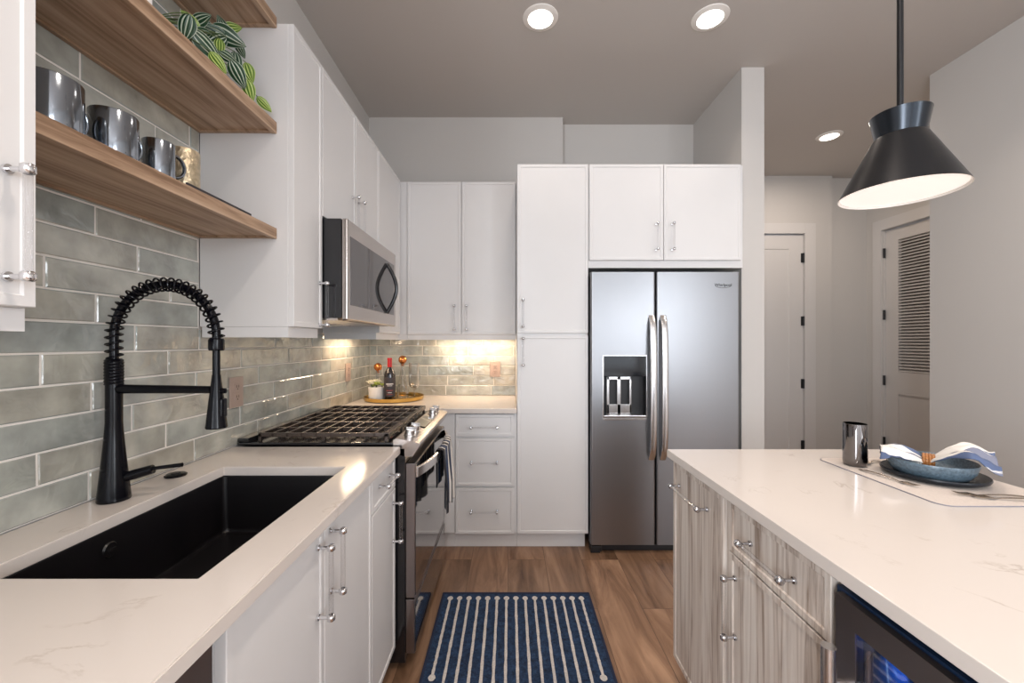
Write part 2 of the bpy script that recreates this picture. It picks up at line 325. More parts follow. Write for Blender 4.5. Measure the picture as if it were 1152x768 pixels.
    def loops(s, Ls, mi=0, capend=True, capstart=True):
        rings = [[s.bm.verts.new(p) for p in l] for l in Ls]; n = len(rings[0])
        for i in range(len(rings) - 1):
            for k in range(n): s.bm.faces.new([rings[i][k], rings[i][(k + 1) % n], rings[i + 1][(k + 1) % n], rings[i + 1][k]]).material_index = mi
        if capend: s.bm.faces.new(rings[-1]).material_index = mi
        if capstart: s.bm.faces.new(rings[0][::-1]).material_index = mi
        return s
    def grid(s, fn, nu, nv, mi=0, uvfn=None):
        if uvfn and s.uv is None: s.uv = s.bm.loops.layers.uv.new('UVMap')
        vs = [[s.bm.verts.new(fn(i / nu, j / nv)) for j in range(nv + 1)] for i in range(nu + 1)]
        for i in range(nu):
            for j in range(nv):
                f = s.bm.faces.new([vs[i][j], vs[i + 1][j], vs[i + 1][j + 1], vs[i][j + 1]]); f.material_index = mi
                if uvfn:
                    for lp, (a, b) in zip(f.loops, ((i, j), (i + 1, j), (i + 1, j + 1), (i, j + 1))): lp[s.uv].uv = uvfn(a / nu, b / nv)
        return s
    def build(s, name, mats, parent=None, smooth=35, fix=True):
        if fix: bmesh.ops.recalc_face_normals(s.bm, faces=s.bm.faces)
        mats = mats if isinstance(mats, (list, tuple)) else [mats]
        root = parent
        off = Vector((0, 0, 0))
        while root is not None: off += Vector(root.location); root = root.parent
        if parent is None:
            xs = [v.co for v in s.bm.verts]
            off = Vector(((min(c.x for c in xs) + max(c.x for c in xs)) / 2, (min(c.y for c in xs) + max(c.y for c in xs)) / 2, min(c.z for c in xs)))
        for v in s.bm.verts: v.co -= off
        me = bpy.data.meshes.new(name); s.bm.to_mesh(me); s.bm.free()
        for m_ in mats: me.materials.append(M[m_] if isinstance(m_, str) else m_)
        if smooth:
            me.polygons.foreach_set('use_smooth', [True] * len(me.polygons)); me.set_sharp_from_angle(angle=math.radians(smooth))
        o = bpy.data.objects.new(name, me); COL.objects.link(o)
        if smooth and smooth <= 45:
            wn = o.modifiers.new('normals', 'WEIGHTED_NORMAL'); wn.keep_sharp = True; wn.weight = 80
        if parent is not None: o.parent = parent
        else: o.location = off
        return o

def tag(o, label, cat, group=None, kind=None):
    o['label'] = label; o['category'] = cat
    if group: o['group'] = group
    if kind: o['kind'] = kind
    return o
def thing(name, loc, label, cat, group=None):
    o = bpy.data.objects.new(name, None); COL.objects.link(o); o.location = loc; o.empty_display_size = 0.05
    return tag(o, label, cat, group)
def struct(o, label=None):
    o['kind'] = 'structure'
    if label: o['label'] = label
    return o
def copy_tree(o, parent=None):
    c = o.copy(); COL.objects.link(c)
    if parent is not None: c.parent = parent
    for ch in [x for x in COL.objects if x.parent == o]: copy_tree(ch, c)
    return c
Z = Vector((0, 0, 1))
def plane_map(o, u, n):
    o, u, n = Vector(o), Vector(u), Vector(n)
    return lambda a, b, c: o + u * a + Z * b + n * c
# front planes: left run faces +X (a = world Y); back run faces -Y (a = world X); island faces -X (a = world Y)
def FX(x): return plane_map((x, 0, 0), (0, 1, 0), (1, 0, 0))
def FY(y): return plane_map((0, y, 0), (1, 0, 0), (0, -1, 0))
def FI(x): return plane_map((x, 0, 0), (0, 1, 0), (-1, 0, 0))
def rect(f, a0, a1, b0, b1, c, i): return [f(a0 + i, b0 + i, c), f(a1 - i, b0 + i, c), f(a1 - i, b1 - i, c), f(a0 + i, b1 - i, c)]
def panel(f, a0, a1, b0, b1, name, parent, m='white', t=0.02, rim=0.017, rec=0.0035):
    b = B()
    b.loops([rect(f, a0, a1, b0, b1, 0.0005, 0), rect(f, a0, a1, b0, b1, t - 0.0015, 0), rect(f, a0, a1, b0, b1, t, 0.0015),
             rect(f, a0, a1, b0, b1, t, rim), rect(f, a0, a1, b0, b1, t - rec, rim + 0.003)])
    return b.build(name, m, parent, smooth=0)
def handle(f, a, b_, L, vert, parent, c0=0.02, name='handle', mats=('chrome', 'acrylic')):
    b = B(); d = (0, 1) if vert else (1, 0)
    ends = []
    for s_ in (-1, 1):
        aa, bb = a + d[0] * s_ * L / 2, b_ + d[1] * s_ * L / 2
        b.cyl(f(aa, bb, c0 - 0.002), f(aa, bb, c0 + 0.028), 0.0042, seg=12)
        b.cyl(f(aa, bb, c0 - 0.003), f(aa, bb, c0 + 0.002), 0.0075, 0.0075, seg=12)
        p = lambda q: f(aa + d[0] * q, bb + d[1] * q, c0 + 0.031)
        ax = (p(1) - p(0)).normalized()
        b.lathe([(0.006, 0), (0.0095, 0.003), (0.0095, 0.013), (0.006, 0.016)], p(-0.008), ax, 16)
        ends.append(p(-s_ * 0.008))
    b.cyl(ends[0], ends[1], 0.0055, seg=12, mi=1)
    return b.build(name, list(mats), parent, smooth=50)
def carcass(x0, x1, y0, y1, z0, z1, parent, m='white', name='body', toe=None):
    b = B(); b.box(x0, x1, y0, y1, z0, z1, bev=0.0008, seg=1)
    if toe: b.box(*toe)
    return b.build(name, m, parent, smooth=0)

CZ = 0.914; ST = 0.03; CB = CZ - ST           # counter top, slab, underside
XW = -1.113; DW = 3.248; CEIL = 3.125
UB = 1.352; UD = 1.391; UT = 2.477            # uppers: rail bottom, door bottom, top

# ------------------------------------------------------------------ room shell
REAR = -3.7
struct(B().box(-1.3, 4.1, REAR - 0.1, 4.7, -0.06, 0).build('floor', 'floor', smooth=0))
struct(B().box(-1.3, 4.1, REAR - 0.1, 4.7, CEIL, CEIL + 0.08).build('ceiling', 'ceiling', smooth=0))
struct(B().box(-1.25, XW - 0.008, REAR, -3.25, 0, CEIL).box(-1.25, XW - 0.008, -1.65, 3.45, 0, CEIL).box(-1.25, XW - 0.008, -3.25, -1.65, 0, 0.75).box(-1.25, XW - 0.008, -3.25, -1.65, 2.75, CEIL).build('wall_left', 'paint', smooth=0))
struct(B().box(XW - 0.008, 0.4225, DW + 0.008, 3.45, 0, CEIL).build('wall_back', 'paint', smooth=0))
struct(B().box(0.4225, 1.51, 3.363, 3.45, 0, CEIL).build('wall_alcove', 'paint', smooth=0))
struct(B().box(1.51, 1.658, 2.664, 4.4, 0, CEIL).build('wall_partition', 'paint', smooth=0))
struct(B().box(2.82, 2.95, -1.65, 2.746, 0, CEIL).box(2.82, 2.95, REAR, -3.25, 0, CEIL).box(2.82, 2.95, -3.25, -1.65, 0, 0.75).box(2.82, 2.95, -3.25, -1.65, 2.75, CEIL).build('wall_right', 'paint', smooth=0))
struct(B().box(2.95, 4.05, 2.60, 2.746, 0, CEIL).build('wall_hall_front', 'paint', smooth=0))
DT1 = 2.50
# hall end wall with opening for door_1 (X 2.25..3.165)
b = B(); b.box(1.51, 2.25, 4.40, 4.52, 0, CEIL); b.box(2.25, 3.165, 4.40, 4.52, DT1, CEIL); b.box(3.165, 3.472, 4.40, 4.52, 0, CEIL)
struct(b.build('wall_hall_back', 'paint', smooth=0))
struct(B().box(3.472, 3.895, 4.463, 4.58, 0, CEIL).build('wall_hall_recess', 'paint', smooth=0))
b = B(); b.box(3.895, 4.02, 2.746, 3.45, 0, CEIL); b.box(3.895, 4.02, 3.45, 4.27, DT1, CEIL); b.box(3.895, 4.02, 4.27, 4.58, 0, CEIL)
struct(b.build('wall_hall_right', 'paint', smooth=0))
# rear wall with window openings
wins = [(-0.95, 0.65), (1.15, 2.75)]
b = B(); xs = [-1.121, -0.95, 0.65, 1.15, 2.75, 2.82]
for i in (0, 2, 4): b.box(xs[i], xs[i + 1], REAR, REAR + 0.12, 0, CEIL)
for x0, x1 in wins: b.box(x0, x1, REAR, REAR + 0.12, 0, 0.75); b.box(x0, x1, REAR, REAR + 0.12, 2.75, CEIL)
struct(b.build('wall_rear', 'paint', smooth=0))
for n_, (x0, x1) in enumerate(wins):
    b = B(); t = 0.05
    for r_ in ((x0, x0 + t, 0.75, 2.75), (x1 - t, x1, 0.75, 2.75), (x0 + t, x1 - t, 0.75, 0.8), (x0 + t, x1 - t, 2.7, 2.75), ((x0 + x1) / 2 - 0.02, (x0 + x1) / 2 + 0.02, 0.8, 2.7)):
        b.box(r_[0], r_[1], REAR + 0.02, REAR + 0.09, r_[2], r_[3])
    wf = struct(b.build('window_%d' % (n_ + 1), 'trim', smooth=0))
    B().box(x0 + t, x1 - t, REAR + 0.04, REAR + 0.046, 0.8, 2.7).build('pane', 'glass', wf, smooth=0)

t = 0.05
for n_, xw in ((3, -1.245), (4, 2.89)):  # side windows added out of view to carry the left and right daylight
    b = B()
    for r_ in ((-3.25, -3.25 + t, 0.75, 2.75), (-1.65 - t, -1.65, 0.75, 2.75), (-3.25 + t, -1.65 - t, 0.75, 0.8), (-3.25 + t, -1.65 - t, 2.7, 2.75), (-2.47, -2.43, 0.8, 2.7)): b.box(xw, xw + 0.055, r_[0], r_[1], r_[2], r_[3])
    wf = struct(b.build('window_%d' % n_, 'trim', smooth=0))
    B().box(xw + 0.02, xw + 0.026, -3.25 + t, -1.65 - t, 0.8, 2.7).build('pane', 'glass', wf, smooth=0)
# baseboards
struct(B().box(2.806, 2.8195, REAR + 0.12, 2.746, 0, 0.11, bev=0.002).build('baseboard_right', 'trim'))
struct(B().box(1.51, 1.659, 2.652, 2.6635, 0, 0.11, bev=0.002).build('baseboard_partition', 'trim'))

# door_1 at the end of the hall
d1 = bpy.data.objects.new('door_1', None); COL.objects.link(d1); d1.location = (2.7, 4.40, 0); struct(d1)
f = FY(4.44)
b = B(); a0, a1, z0, z1 = 2.262, 3.161, 0.01, 2.49
b.loops([rect(f, a0, a1, z0, z1, 0, 0), rect(f, a0, a1, z0, z1, 0.035, 0), rect(f, a0, a1, z0, z1, 0.035, 0.15), rect(f, a0, a1, z0, z1, 0.028, 0.156)])
dl = b.build('door_leaf', 'trim', d1, smooth=0)
for (nm, r_) in (('casing', (3.163, 3.278, 0, 2.61)), ('casing', (2.14, 2.25, 0, 2.61)), ('casing_head', (2.25, 3.163, 2.50, 2.61))):
    B().box(r_[0], r_[1], 4.378, 4.3985, r_[2], r_[3], bev=0.002).build(nm, 'trim', d1)
for zh in (2.243, 1.564, 0.89, 0.23):
    B().cyl((3.158, 4.396, zh - 0.05), (3.158, 4.396, zh + 0.05), 0.011, seg=12).box(3.135, 3.158, 4.4005, 4.4035, zh - 0.05, zh + 0.05).build('hinge', 'matte_black', d1)
# door_2, louvred, in the hall's right wall
d2 = bpy.data.objects.new('door_2', None); COL.objects.link(d2); d2.location = (3.895, 3.86, 0); struct(d2)
XD = 3.92
b = B(); t = 0.035; fx = XD
y0, y1 = 3.455, 4.262
b.box(fx, fx + t, y1 - 0.135, y1, 0.01, 2.49); b.box(fx, fx + t, y0, y0 + 0.135, 0.01, 2.49)
b.box(fx, fx + t, y0 + 0.135, y1 - 0.135, 2.371, 2.49); b.box(fx, fx + t, y0 + 0.135, y1 - 0.135, 0.81, 1.035); b.box(fx, fx + t, y0 + 0.135, y1 - 0.135, 0.01, 0.2)
b.box(fx + 0.01, fx + 0.03, y0 + 0.135, y1 - 0.135, 0.2, 0.81)
b.build('door_leaf', 'trim', d2, smooth=0)
b = B(); n = 44
for k in range(n):
    zc = 1.035 + (2.371 - 1.035) * (k + 0.5) / n
    mt = Matrix.Translation((fx + 0.017, 0, zc)) @ Matrix.Rotation(math.radians(-35), 4, 'Y')
    b.box(-0.0185, 0.0185, y0 + 0.135, y1 - 0.135, -0.003, 0.003, mtx=mt)
b.box(fx + 0.034, fx + 0.036, y0 + 0.13, y1 - 0.13, 1.03, 2.38, mi=1)
lo = b.build('louvre_panel', ['trim', 'outlet_dark'], d2, smooth=0)
for (nm, r_) in (('casing', (4.27, 4.368, 0, 2.61)), ('casing', (3.352, 3.45, 0, 2.61)), ('casing_head', (3.45, 4.27, 2.50, 2.61))):
    B().box(3.873, 3.8945, r_[0], r_[1], r_[2], r_[3], bev=0.002).build(nm, 'trim', d2)
B().box(3.8955, 3.93, 4.263, 4.2695, 0, 2.49).build('jamb', 'trim', d2, smooth=0)
for zh in (2.262, 1.62, 0.94, 0.30):
    B().cyl((3.903, 4.262, zh - 0.05), (3.903, 4.262, zh + 0.05), 0.011, seg=12).build('hinge', 'matte_black', d2)

# ------------------------------------------------------------------ tiled backsplash
PITCH = 0.0785; TL = 0.3615; G = 0.0052
row_phase = {0: 1.081, 1: 0.963, 2: 1.205, 3: 1.088, 4: 0.9706, 5: 1.215, 6: 1.10, 7: 0.978, 8: 1.223}
def tiles(f, a0, a1, z0, z1, seed, phases=None, r0=0):
    rnd = random.Random(seed); b = B(); r = r0; z = z0
    while z < z1 - 0.012:
        zt = min(z + PITCH, z1); ph = (phases or {}).get(r, None)
        if ph is None: ph = a0 + rnd.uniform(0.05, TL)
        k = math.floor((a0 - ph) / TL); a = ph + k * TL
        while a < a1:
            s_, e_ = max(a, a0), min(a + TL, a1)
            if e_ - s_ > 0.008:
                dz = [rnd.uniform(0, 0.0016) for _ in range(4)]
                m_ = G / 2; bv = 0.0025
                A0, A1, B0, B1 = s_ + m_, e_ - m_, z + m_, zt - m_
                w_ = lambda: rnd.uniform(-0.0006, 0.0006)
                cs = [(A0 + w_(), B0 + w_()), (A1 + w_(), B0 + w_()), (A1 + w_(), B1 + w_()), (A0 + w_(), B1 + w_())]
                ins = [(1, 1), (-1, 1), (-1, -1), (1, -1)]
                l0 = [f(x, y, 0.0002) for x, y in cs]
                l1 = [f(x, y, 0.005 + dz[i] * 0.5) for i, (x, y) in enumerate(cs)]
                l2 = [f(x + ins[i][0] * bv, y + ins[i][1] * bv, 0.0068 + dz[i]) for i, (x, y) in enumerate(cs)]
                b.loops([l0, l1, l2], capstart=False)
            a += TL
        z = zt; r += 1
    return b
# left wall: full height behind the shelves, up to the uppers elsewhere
def backsplash(name, parts_, label):
    allb = B()
    for bb in parts_:
        allb.merge(bb.bm, 0)
    o = allb.build(name, ['tile'], None, smooth=30); struct(o, label); return o
fl = FX(XW - 0.0065)
TZ0 = CZ + 0.001; TZ5 = TZ0 + 5 * PITCH
row_phase.update({k: 0.95 + (k * 0.137) % TL for k in range(9, 30)})
runs = [tiles(fl, -1.2, DW - 0.001, TZ0, TZ5, 1, row_phase), tiles(fl, 0.672, 1.4655, TZ5, 3.04, 2, row_phase, 5),
        tiles(fl, -1.2, 0.672, TZ5, UB, 3, row_phase, 5), tiles(fl, 1.4655, DW - 0.001, TZ5, UB + 0.03, 4, row_phase, 5)]
backsplash('backsplash_left', runs, 'glossy sage green tile along the left wall')
struct(B().box(XW - 0.0078, XW - 0.0015, -1.2, DW, CZ + 0.001, UB).box(XW - 0.0078, XW - 0.0015, 0.672, 1.4655, UB, 3.04).build('backsplash_left_grout', 'grout', smooth=0))
fb = FY(DW + 0.0065)
backsplash('backsplash_back', [tiles(fb, XW, 0.045, CZ + 0.001, UB + 0.03, 5)], 'glossy tan lit tile on the back wall')
struct(B().box(XW, 0.045, DW + 0.0015, DW + 0.0078, CZ + 0.001, UB).build('backsplash_back_grout', 'grout', smooth=0))

# ------------------------------------------------------------------ countertops
def slab_hole(x0, x1, y0, y1, hx0, hx1, hy0, hy1, z0, z1):
    b = B(); X = [x0, hx0, hx1, x1]; Y = [y0, hy0, hy1, y1]
    V = {}
    def v(i, j, z): 
        k = (i, j, z)
        if k not in V: V[k] = b.bm.verts.new((X[i], Y[j], z))
        return V[k]
    for i in range(3):
        for j in range(3):
            if (i, j) == (1, 1): continue
            b.bm.faces.new([v(i, j, z1), v(i + 1, j, z1), v(i + 1, j + 1, z1), v(i, j + 1, z1)])
            b.bm.faces.new([v(i, j, z0), v(i, j + 1, z0), v(i + 1, j + 1, z0), v(i + 1, j, z0)])
    def wall(seq):
        for (i, j), (k, l) in zip(seq, seq[1:] + seq[:1]): b.bm.faces.new([v(i, j, z0), v(k, l, z0), v(k, l, z1), v(i, j, z1)])
    wall([(0, 0), (1, 0), (2, 0), (3, 0), (3, 1), (3, 2), (3, 3), (2, 3), (1, 3), (0, 3), (0, 2), (0, 1)])
    wall([(1, 1), (1, 2), (2, 2), (2, 1)])
    bmesh.ops.recalc_face_normals(b.bm, faces=b.bm.faces)
    es = [e for e in b.bm.edges if len(e.link_faces) == 2 and e.calc_face_angle(0) > 0.5]
    bmesh.ops.bevel(b.bm, geom=es, offset=0.0025, segments=2, affect='EDGES')
    return b
SX0, SX1, SY0, SY1 = -0.9645, -0.556, 0.729, 1.38
o = slab_hole(XW + 0.001, -0.441, -1.2, 1.648, SX0, SX1, SY0, SY1, CB, CZ).build('sink_countertop', 'quartz', smooth=30)
tag(o, 'long white quartz countertop around the black sink', 'countertop')
o = B().prism([(XW + 0.001, 2.432), (-0.441, 2.432), (-0.441, 2.59), (0.045, 2.59), (0.045, DW - 0.001), (XW + 0.001, DW - 0.001)], CB, CZ, bev=0.0025).build('corner_countertop', 'quartz', smooth=30)
tag(o, 'L-shaped white quartz countertop in the back corner, holding the gold tray', 'countertop')
o = B().box(0.618, 1.48, -0.7, 1.61, CB, CZ, bev=0.003).build('island_countertop', 'quartz', smooth=30)
tag(o, 'white quartz island top with a place setting on it', 'countertop')

# ------------------------------------------------------------------ left base cabinets
XF = -0.48                                   # carcass front, doors reach -0.46
f = FX(XF)
TOE = 0.105
c = thing('sink_base_cabinet', (-0.79, 1.016, 0), 'white two-door base cabinet under the black sink', 'cabinet')
b = B(); b.box(-1.10, -1.085, 0.663, 1.366, TOE, CB - 0.002); b.box(-1.085, XF, 0.663, 0.68, TOE, CB - 0.002); b.box(-1.085, XF, 1.35, 1.366, TOE, 0.66); b.box(XF - 0.04, XF, 1.35, 1.366, 0.66, CB - 0.002); b.box(-1.085, XF, 0.68, 1.35, TOE, 0.12)
b.box(XF - 0.018, XF, 0.68, 1.35, 0.84, CB - 0.002)
b.build('body', 'white', c, smooth=0); B().box(-1.09, XF - 0.06, 0.663, 1.366, 0.001, TOE - 0.001).build('toe_kick', 'white', c, smooth=0)
d = panel(f, 0.664, 1.0145, 0.108, 0.878, 'door', c); handle(f, 0.982, 0.757, 0.168, True, d)
d = panel(f, 1.0175, 1.3655, 0.108, 0.878, 'door', c); handle(f, 1.052, 0.772, 0.155, True, d)
c = thing('drawer_base_cabinet', (-0.79, 1.51, 0), 'narrow white base cabinet with one drawer beside the range', 'cabinet')
carcass(-1.10, XF, 1.425, 1.645, TOE, CB - 0.002, c); B().box(-1.10, XF, 1.367, 1.4245, TOE, 0.66).box(XF - 0.04, XF, 1.367, 1.4245, 0.66, CB - 0.002).build('body', 'white', c, smooth=0); B().box(-1.09, XF - 0.06, 1.367, 1.645, 0.001, TOE - 0.001).build('toe_kick', 'white', c, smooth=0)
d = panel(f, 1.3685, 1.6445, 0.755, 0.878, 'drawer', c); handle(f, 1.505, 0.825, 0.12, False, d)
d = panel(f, 1.3685, 1.6445, 0.108, 0.751, 'door', c); handle(f, 1.612, 0.625, 0.15, True, d)
o = B().box(-1.10, -0.485, 0.643, 0.661, 0.002, CB - 0.002, bev=0.001).build('cabinet_side_panel', 'white', smooth=0)
tag(o, 'thin white upright panel between the dishwasher and the sink cabinet', 'panel')
c = thing('dishwasher', (-0.79, 0.34, 0), 'black dishwasher front below the near end of the sink countertop', 'dishwasher')
B().box(-1.08, -0.49, 0.043, 0.638, 0.02, 0.872, bev=0.002).build('body', 'matte_black', c)
B().box(-0.489, -0.462, 0.045, 0.637, 0.105, 0.874, bev=0.003).build('door', 'steel_dark', c)
b = B(); b.tube([(-0.426, 0.10, 0.853), (-0.424, 0.33, 0.853), (-0.426, 0.566, 0.853)], 0.009, 12)
b.cyl((-0.463, 0.55, 0.853), (-0.427, 0.55, 0.853), 0.007); b.cyl((-0.463, 0.11, 0.853), (-0.427, 0.11, 0.853), 0.007)
b.build('handle', 'steel_warm', c)
c = thing('near_base_cabinet', (-0.79, -0.58, 0), 'white base cabinet at the near end of the left run, mostly out of the picture', 'cabinet')
carcass(-1.10, XF, -1.19, 0.038, TOE, CB - 0.002, c); B().box(-1.09, XF - 0.06, -1.19, 0.038, 0.001, TOE - 0.001).build('toe_kick', 'white', c, smooth=0)
for a0, a1 in ((-1.187, -0.58), (-0.576, 0.036)): panel(f, a0, a1, 0.108, 0.878, 'door', c)

# sink
c = thing('kitchen_sink', (-0.76, 1.05, 0.68), 'black composite undermount single-bowl sink below the faucet', 'sink')
b = B()
def rr(x0, x1, y0, y1, r, z, n=5):
    P = []
    for cx, cy_, a in ((x1 - r, y1 - r, 0), (x0 + r, y1 - r, PI / 2), (x0 + r, y0 + r, PI), (x1 - r, y0 + r, 3 * PI / 2)):
        for k in range(n + 1): P.append(Vector((cx + r * math.cos(a + PI / 2 * k / n), cy_ + r * math.sin(a + PI / 2 * k / n), z)))
    return P
e = 0.006; zt = CB - 0.001; zb = 0.695
b.loops([rr(SX0 - 0.03, SX1 + 0.03, SY0 - 0.03, SY1 + 0.03, 0.02, zt), rr(SX0 - e, SX1 + e, SY0 - e, SY1 + e, 0.014, zt), rr(SX0 - e + .003, SX1 + e - .003, SY0 - e + .003, SY1 + e - .003, 0.014, zt - 0.004),
         rr(SX0 + 0.006, SX1 - 0.006, SY0 + 0.006, SY1 - 0.006, 0.016, zb + 0.018), rr(SX0 + 0.011, SX1 - 0.011, SY0 + 0.011, SY1 - 0.011, 0.02, zb + 0.006), rr(SX0 + 0.024, SX1 - 0.024, SY0 + 0.024, SY1 - 0.024, 0.02, zb),
         rr(-0.80, -0.72, 1.01, 1.09, 0.038, zb - 0.004)], capstart=False, capend=True)
b.loops([rr(SX0 - 0.03, SX1 + 0.03, SY0 - 0.03, SY1 + 0.03, 0.02, zt), rr(SX0 - 0.012, SX1 + 0.012, SY0 - 0.012, SY1 + 0.012, 0.02, zt - 0.02), rr(SX0 - 0.006, SX1 + 0.006, SY0 - 0.006, SY1 + 0.006, 0.02, zb - 0.015)], capstart=False)
b.build('basin', 'sink', c, fix=False)
B().lathe([(0.0, 0.002), (0.022, 0.002), (0.03, 0.006), (0.042, 0.004), (0.044, 0.0)], (-0.76, 1.05, zb - 0.0035), seg=28).build('drain', 'matte_black', c)
zc = 0.835
B().lathe([(0.0, 0.004), (0.016, 0.004), (0.019, 0.0)], (SX0 + 0.0008, 0.985, zc), (1, 0, 0.04), 20).box(SX0 + 0.003, SX0 + 0.0065, 0.974, 0.996, zc - 0.002, zc + 0.003, mi=1).build('overflow_cap', ['sink', 'nickel'], c)

# faucet
FXc, FYc = -1.055, 1.09
c = thing('spring_faucet', (FXc, FYc, CZ), 'tall matte black pull-down faucet with an open coil spring neck', 'faucet')
B().lathe([(0.0345, 0), (0.0355, 0.003), (0.0345, 0.012), (0.0310, 0.05), (0.0262, 0.10), (0.0215, 0.155), (0.0182, 0.205), (0.018, 0.31)], (FXc, FYc, CZ + 0.0005), seg=32).build('base', 'faucet', c)
b = B(); pr = [(0.0205, 0)]
for k in range(8): pr += [(0.0205, k * 0.0082 + 0.002), (0.0192, k * 0.0082 + 0.0045), (0.0205, k * 0.0082 + 0.007)]
b.lathe(pr + [(0.016, 0.069)], (FXc, FYc, 1.222), seg=28); b.build('collar', 'faucet', c)
XE = -0.782; R = (XE - FXc) / 2; XC = (XE + FXc) / 2; ZC = 1.352
path = []
for k in range(20): path.append(Vector((FXc, FYc, 1.285 + (ZC - 1.285) * k / 20)))
for k in range(121): a = PI - PI * k / 120; path.append(Vector((XC + R * math.cos(a), FYc, ZC + R * math.sin(a))))
path.append(Vector((XE, FYc, 1.336)))
B().tube(path, 0.0102, 12).build('hose', 'faucet', c)
# helix around the path
seglen = [0]
for p, q in zip(path, path[1:]): seglen.append(seglen[-1] + (q - p).length)
Ltot = seglen[-1]; hel = []; turns = 28; NP = turns * 16; j = 0
for k in range(NP + 1):
    s_ = Ltot * k / NP
    while j < len(path) - 2 and seglen[j + 1] < s_: j += 1
    t_ = (s_ - seglen[j]) / max(1e-6, seglen[j + 1] - seglen[j]); P = path[j].lerp(path[j + 1], t_); T = (path[j + 1] - path[j]).normalized()
    N1 = Vector((0, 1, 0)); N2 = T.cross(N1); a = 2 * PI * turns * k / NP
    rr_ = 0.0172 if 0.03 < k / NP < 0.97 else 0.0145
    hel.append(P + N1 * rr_ * math.cos(a) + N2 * rr_ * math.sin(a))
B().tube(hel, 0.0026, 8).build('spring', 'faucet', c)
b = B(); b.lathe([(0.0165, 0), (0.0185, 0.004), (0.0185, 0.028), (0.0165, 0.032)], (XE, FYc, 1.312), seg=24); b.lathe([(0.009, 0), (0.009, 0.10)], (XE, FYc, 1.235), seg=20); b.build('neck', 'faucet', c)
b = B(); b.lathe([(0.024, 0), (0.0255, 0.003), (0.024, 0.012), (0.0175, 0.075), (0.0118, 0.125), (0.0100, 0.142)], (XE, FYc, 1.106), seg=28)
b.lathe([(0.008, 0), (0.007, 0.016), (0.0, 0.018)], (XE + 0.008, FYc, 1.205), (1, 0, 0), 14); b.box(XE + 0.012, XE + 0.023, FYc - 0.011, FYc + 0.011, 1.135, 1.185, bev=0.004)
b.build('spray_head', 'faucet', c)
b = B(); b.cyl((FXc + 0.012, FYc, 1.210), (XE - 0.012, FYc, 1.208), 0.0125, 0.010, 20); b.build('support_arm', 'faucet', c)
b = B(); b.tube([(FXc + 0.02, FYc + 0.005, 0.972), (FXc + 0.045, FYc + 0.012, 0.979), (FXc + 0.085, FYc + 0.022, 0.99)], [0.012, 0.0135, 0.012], 16)
b.tube([(FXc + 0.07, FYc + 0.018, 0.99), (FXc + 0.10, FYc + 0.024, 0.993), (FXc + 0.155, FYc + 0.034, 0.998)], [0.0055, 0.005, 0.0058], 12); b.build('lever', 'faucet', c)
o = B().lathe([(0.029, 0), (0.0295, 0.004), (0.024, 0.0075), (0.012, 0.0085), (0.012, 0.010), (0, 0.0105)], (-1.052, 1.288, CZ + 0.0003), seg=28).build('disposal_button', 'faucet')
tag(o, 'small round black disposal button on the countertop behind the sink', 'button')

# ------------------------------------------------------------------ range
RY0, RY1 = 1.662, 2.424
c = thing('gas_range', (-0.75, 2.04, 0), 'black and stainless slide-in gas range with a striped towel on its handle', 'stove')
B().box(-1.105, -0.425, RY0, RY1, 0.03, 0.905, bev=0.003).box(-1.08, -0.50, RY0 + 0.02, RY1 - 0.02, 0.001, 0.03).build('body', 'black', c)
b = B(); b.box(-1.105, -0.475, RY0 - 0.005, RY1 + 0.003, 0.9155, 0.928, bev=0.004); b.box(-1.108, -1.062, RY0, RY1, 0.928, 0.945, bev=0.004)
b.build('cooktop', 'black', c)
for (bx, by, br) in ((-0.93, 1.86, 0.04), (-0.93, 2.23, 0.05), (-0.66, 1.86, 0.05), (-0.66, 2.23, 0.04), (-0.79, 2.043, 0.045)):
    B().lathe([(br + 0.01, 0), (br + 0.01, 0.006), (br, 0.009), (br, 0.014), (br * 0.9, 0.018), (0, 0.018)], (bx, by, 0.928), seg=24).build('burner', 'iron', c)
# three grates, bars run across (along X) and along Y
for g in range(3):
    y0 = 1.680 + g * 0.2455; y1 = y0 + 0.242; x0, x1 = -1.035, -0.497; b = B(); zt = 0.962; zb = 0.945
    b.box(x0, x0 + 0.014, y0, y1, zb, zt, bev=0.002); b.box(x1 - 0.022, x1, y0, y1, zb - 0.004, zt, bev=0.003)
    b.box(x0, x1, y0, y0 + 0.010, zb, zt, bev=0.002); b.box(x0, x1, y1 - 0.010, y1, zb, zt, bev=0.002)
    for k in range(1, 9):
        xx = x0 + (x1 - x0) * k / 9
        b.box(xx - 0.0042, xx + 0.0042, y0, y1, zb, zt + 0.0005, bev=0.0015)
    b.box(x0, x1, (y0 + y1) / 2 - 0.005, (y0 + y1) / 2 + 0.005, zb, zt - 0.002, bev=0.0015)
    for xx in (x0 + 0.007, x1 - 0.01, (x0 + x1) / 2):
        for yy in (y0 + 0.006, y1 - 0.006): b.box(xx - 0.006, xx + 0.006, yy - 0.005, yy + 0.005, 0.9282, zb + 0.002)
    b.build('grate', 'iron', c)
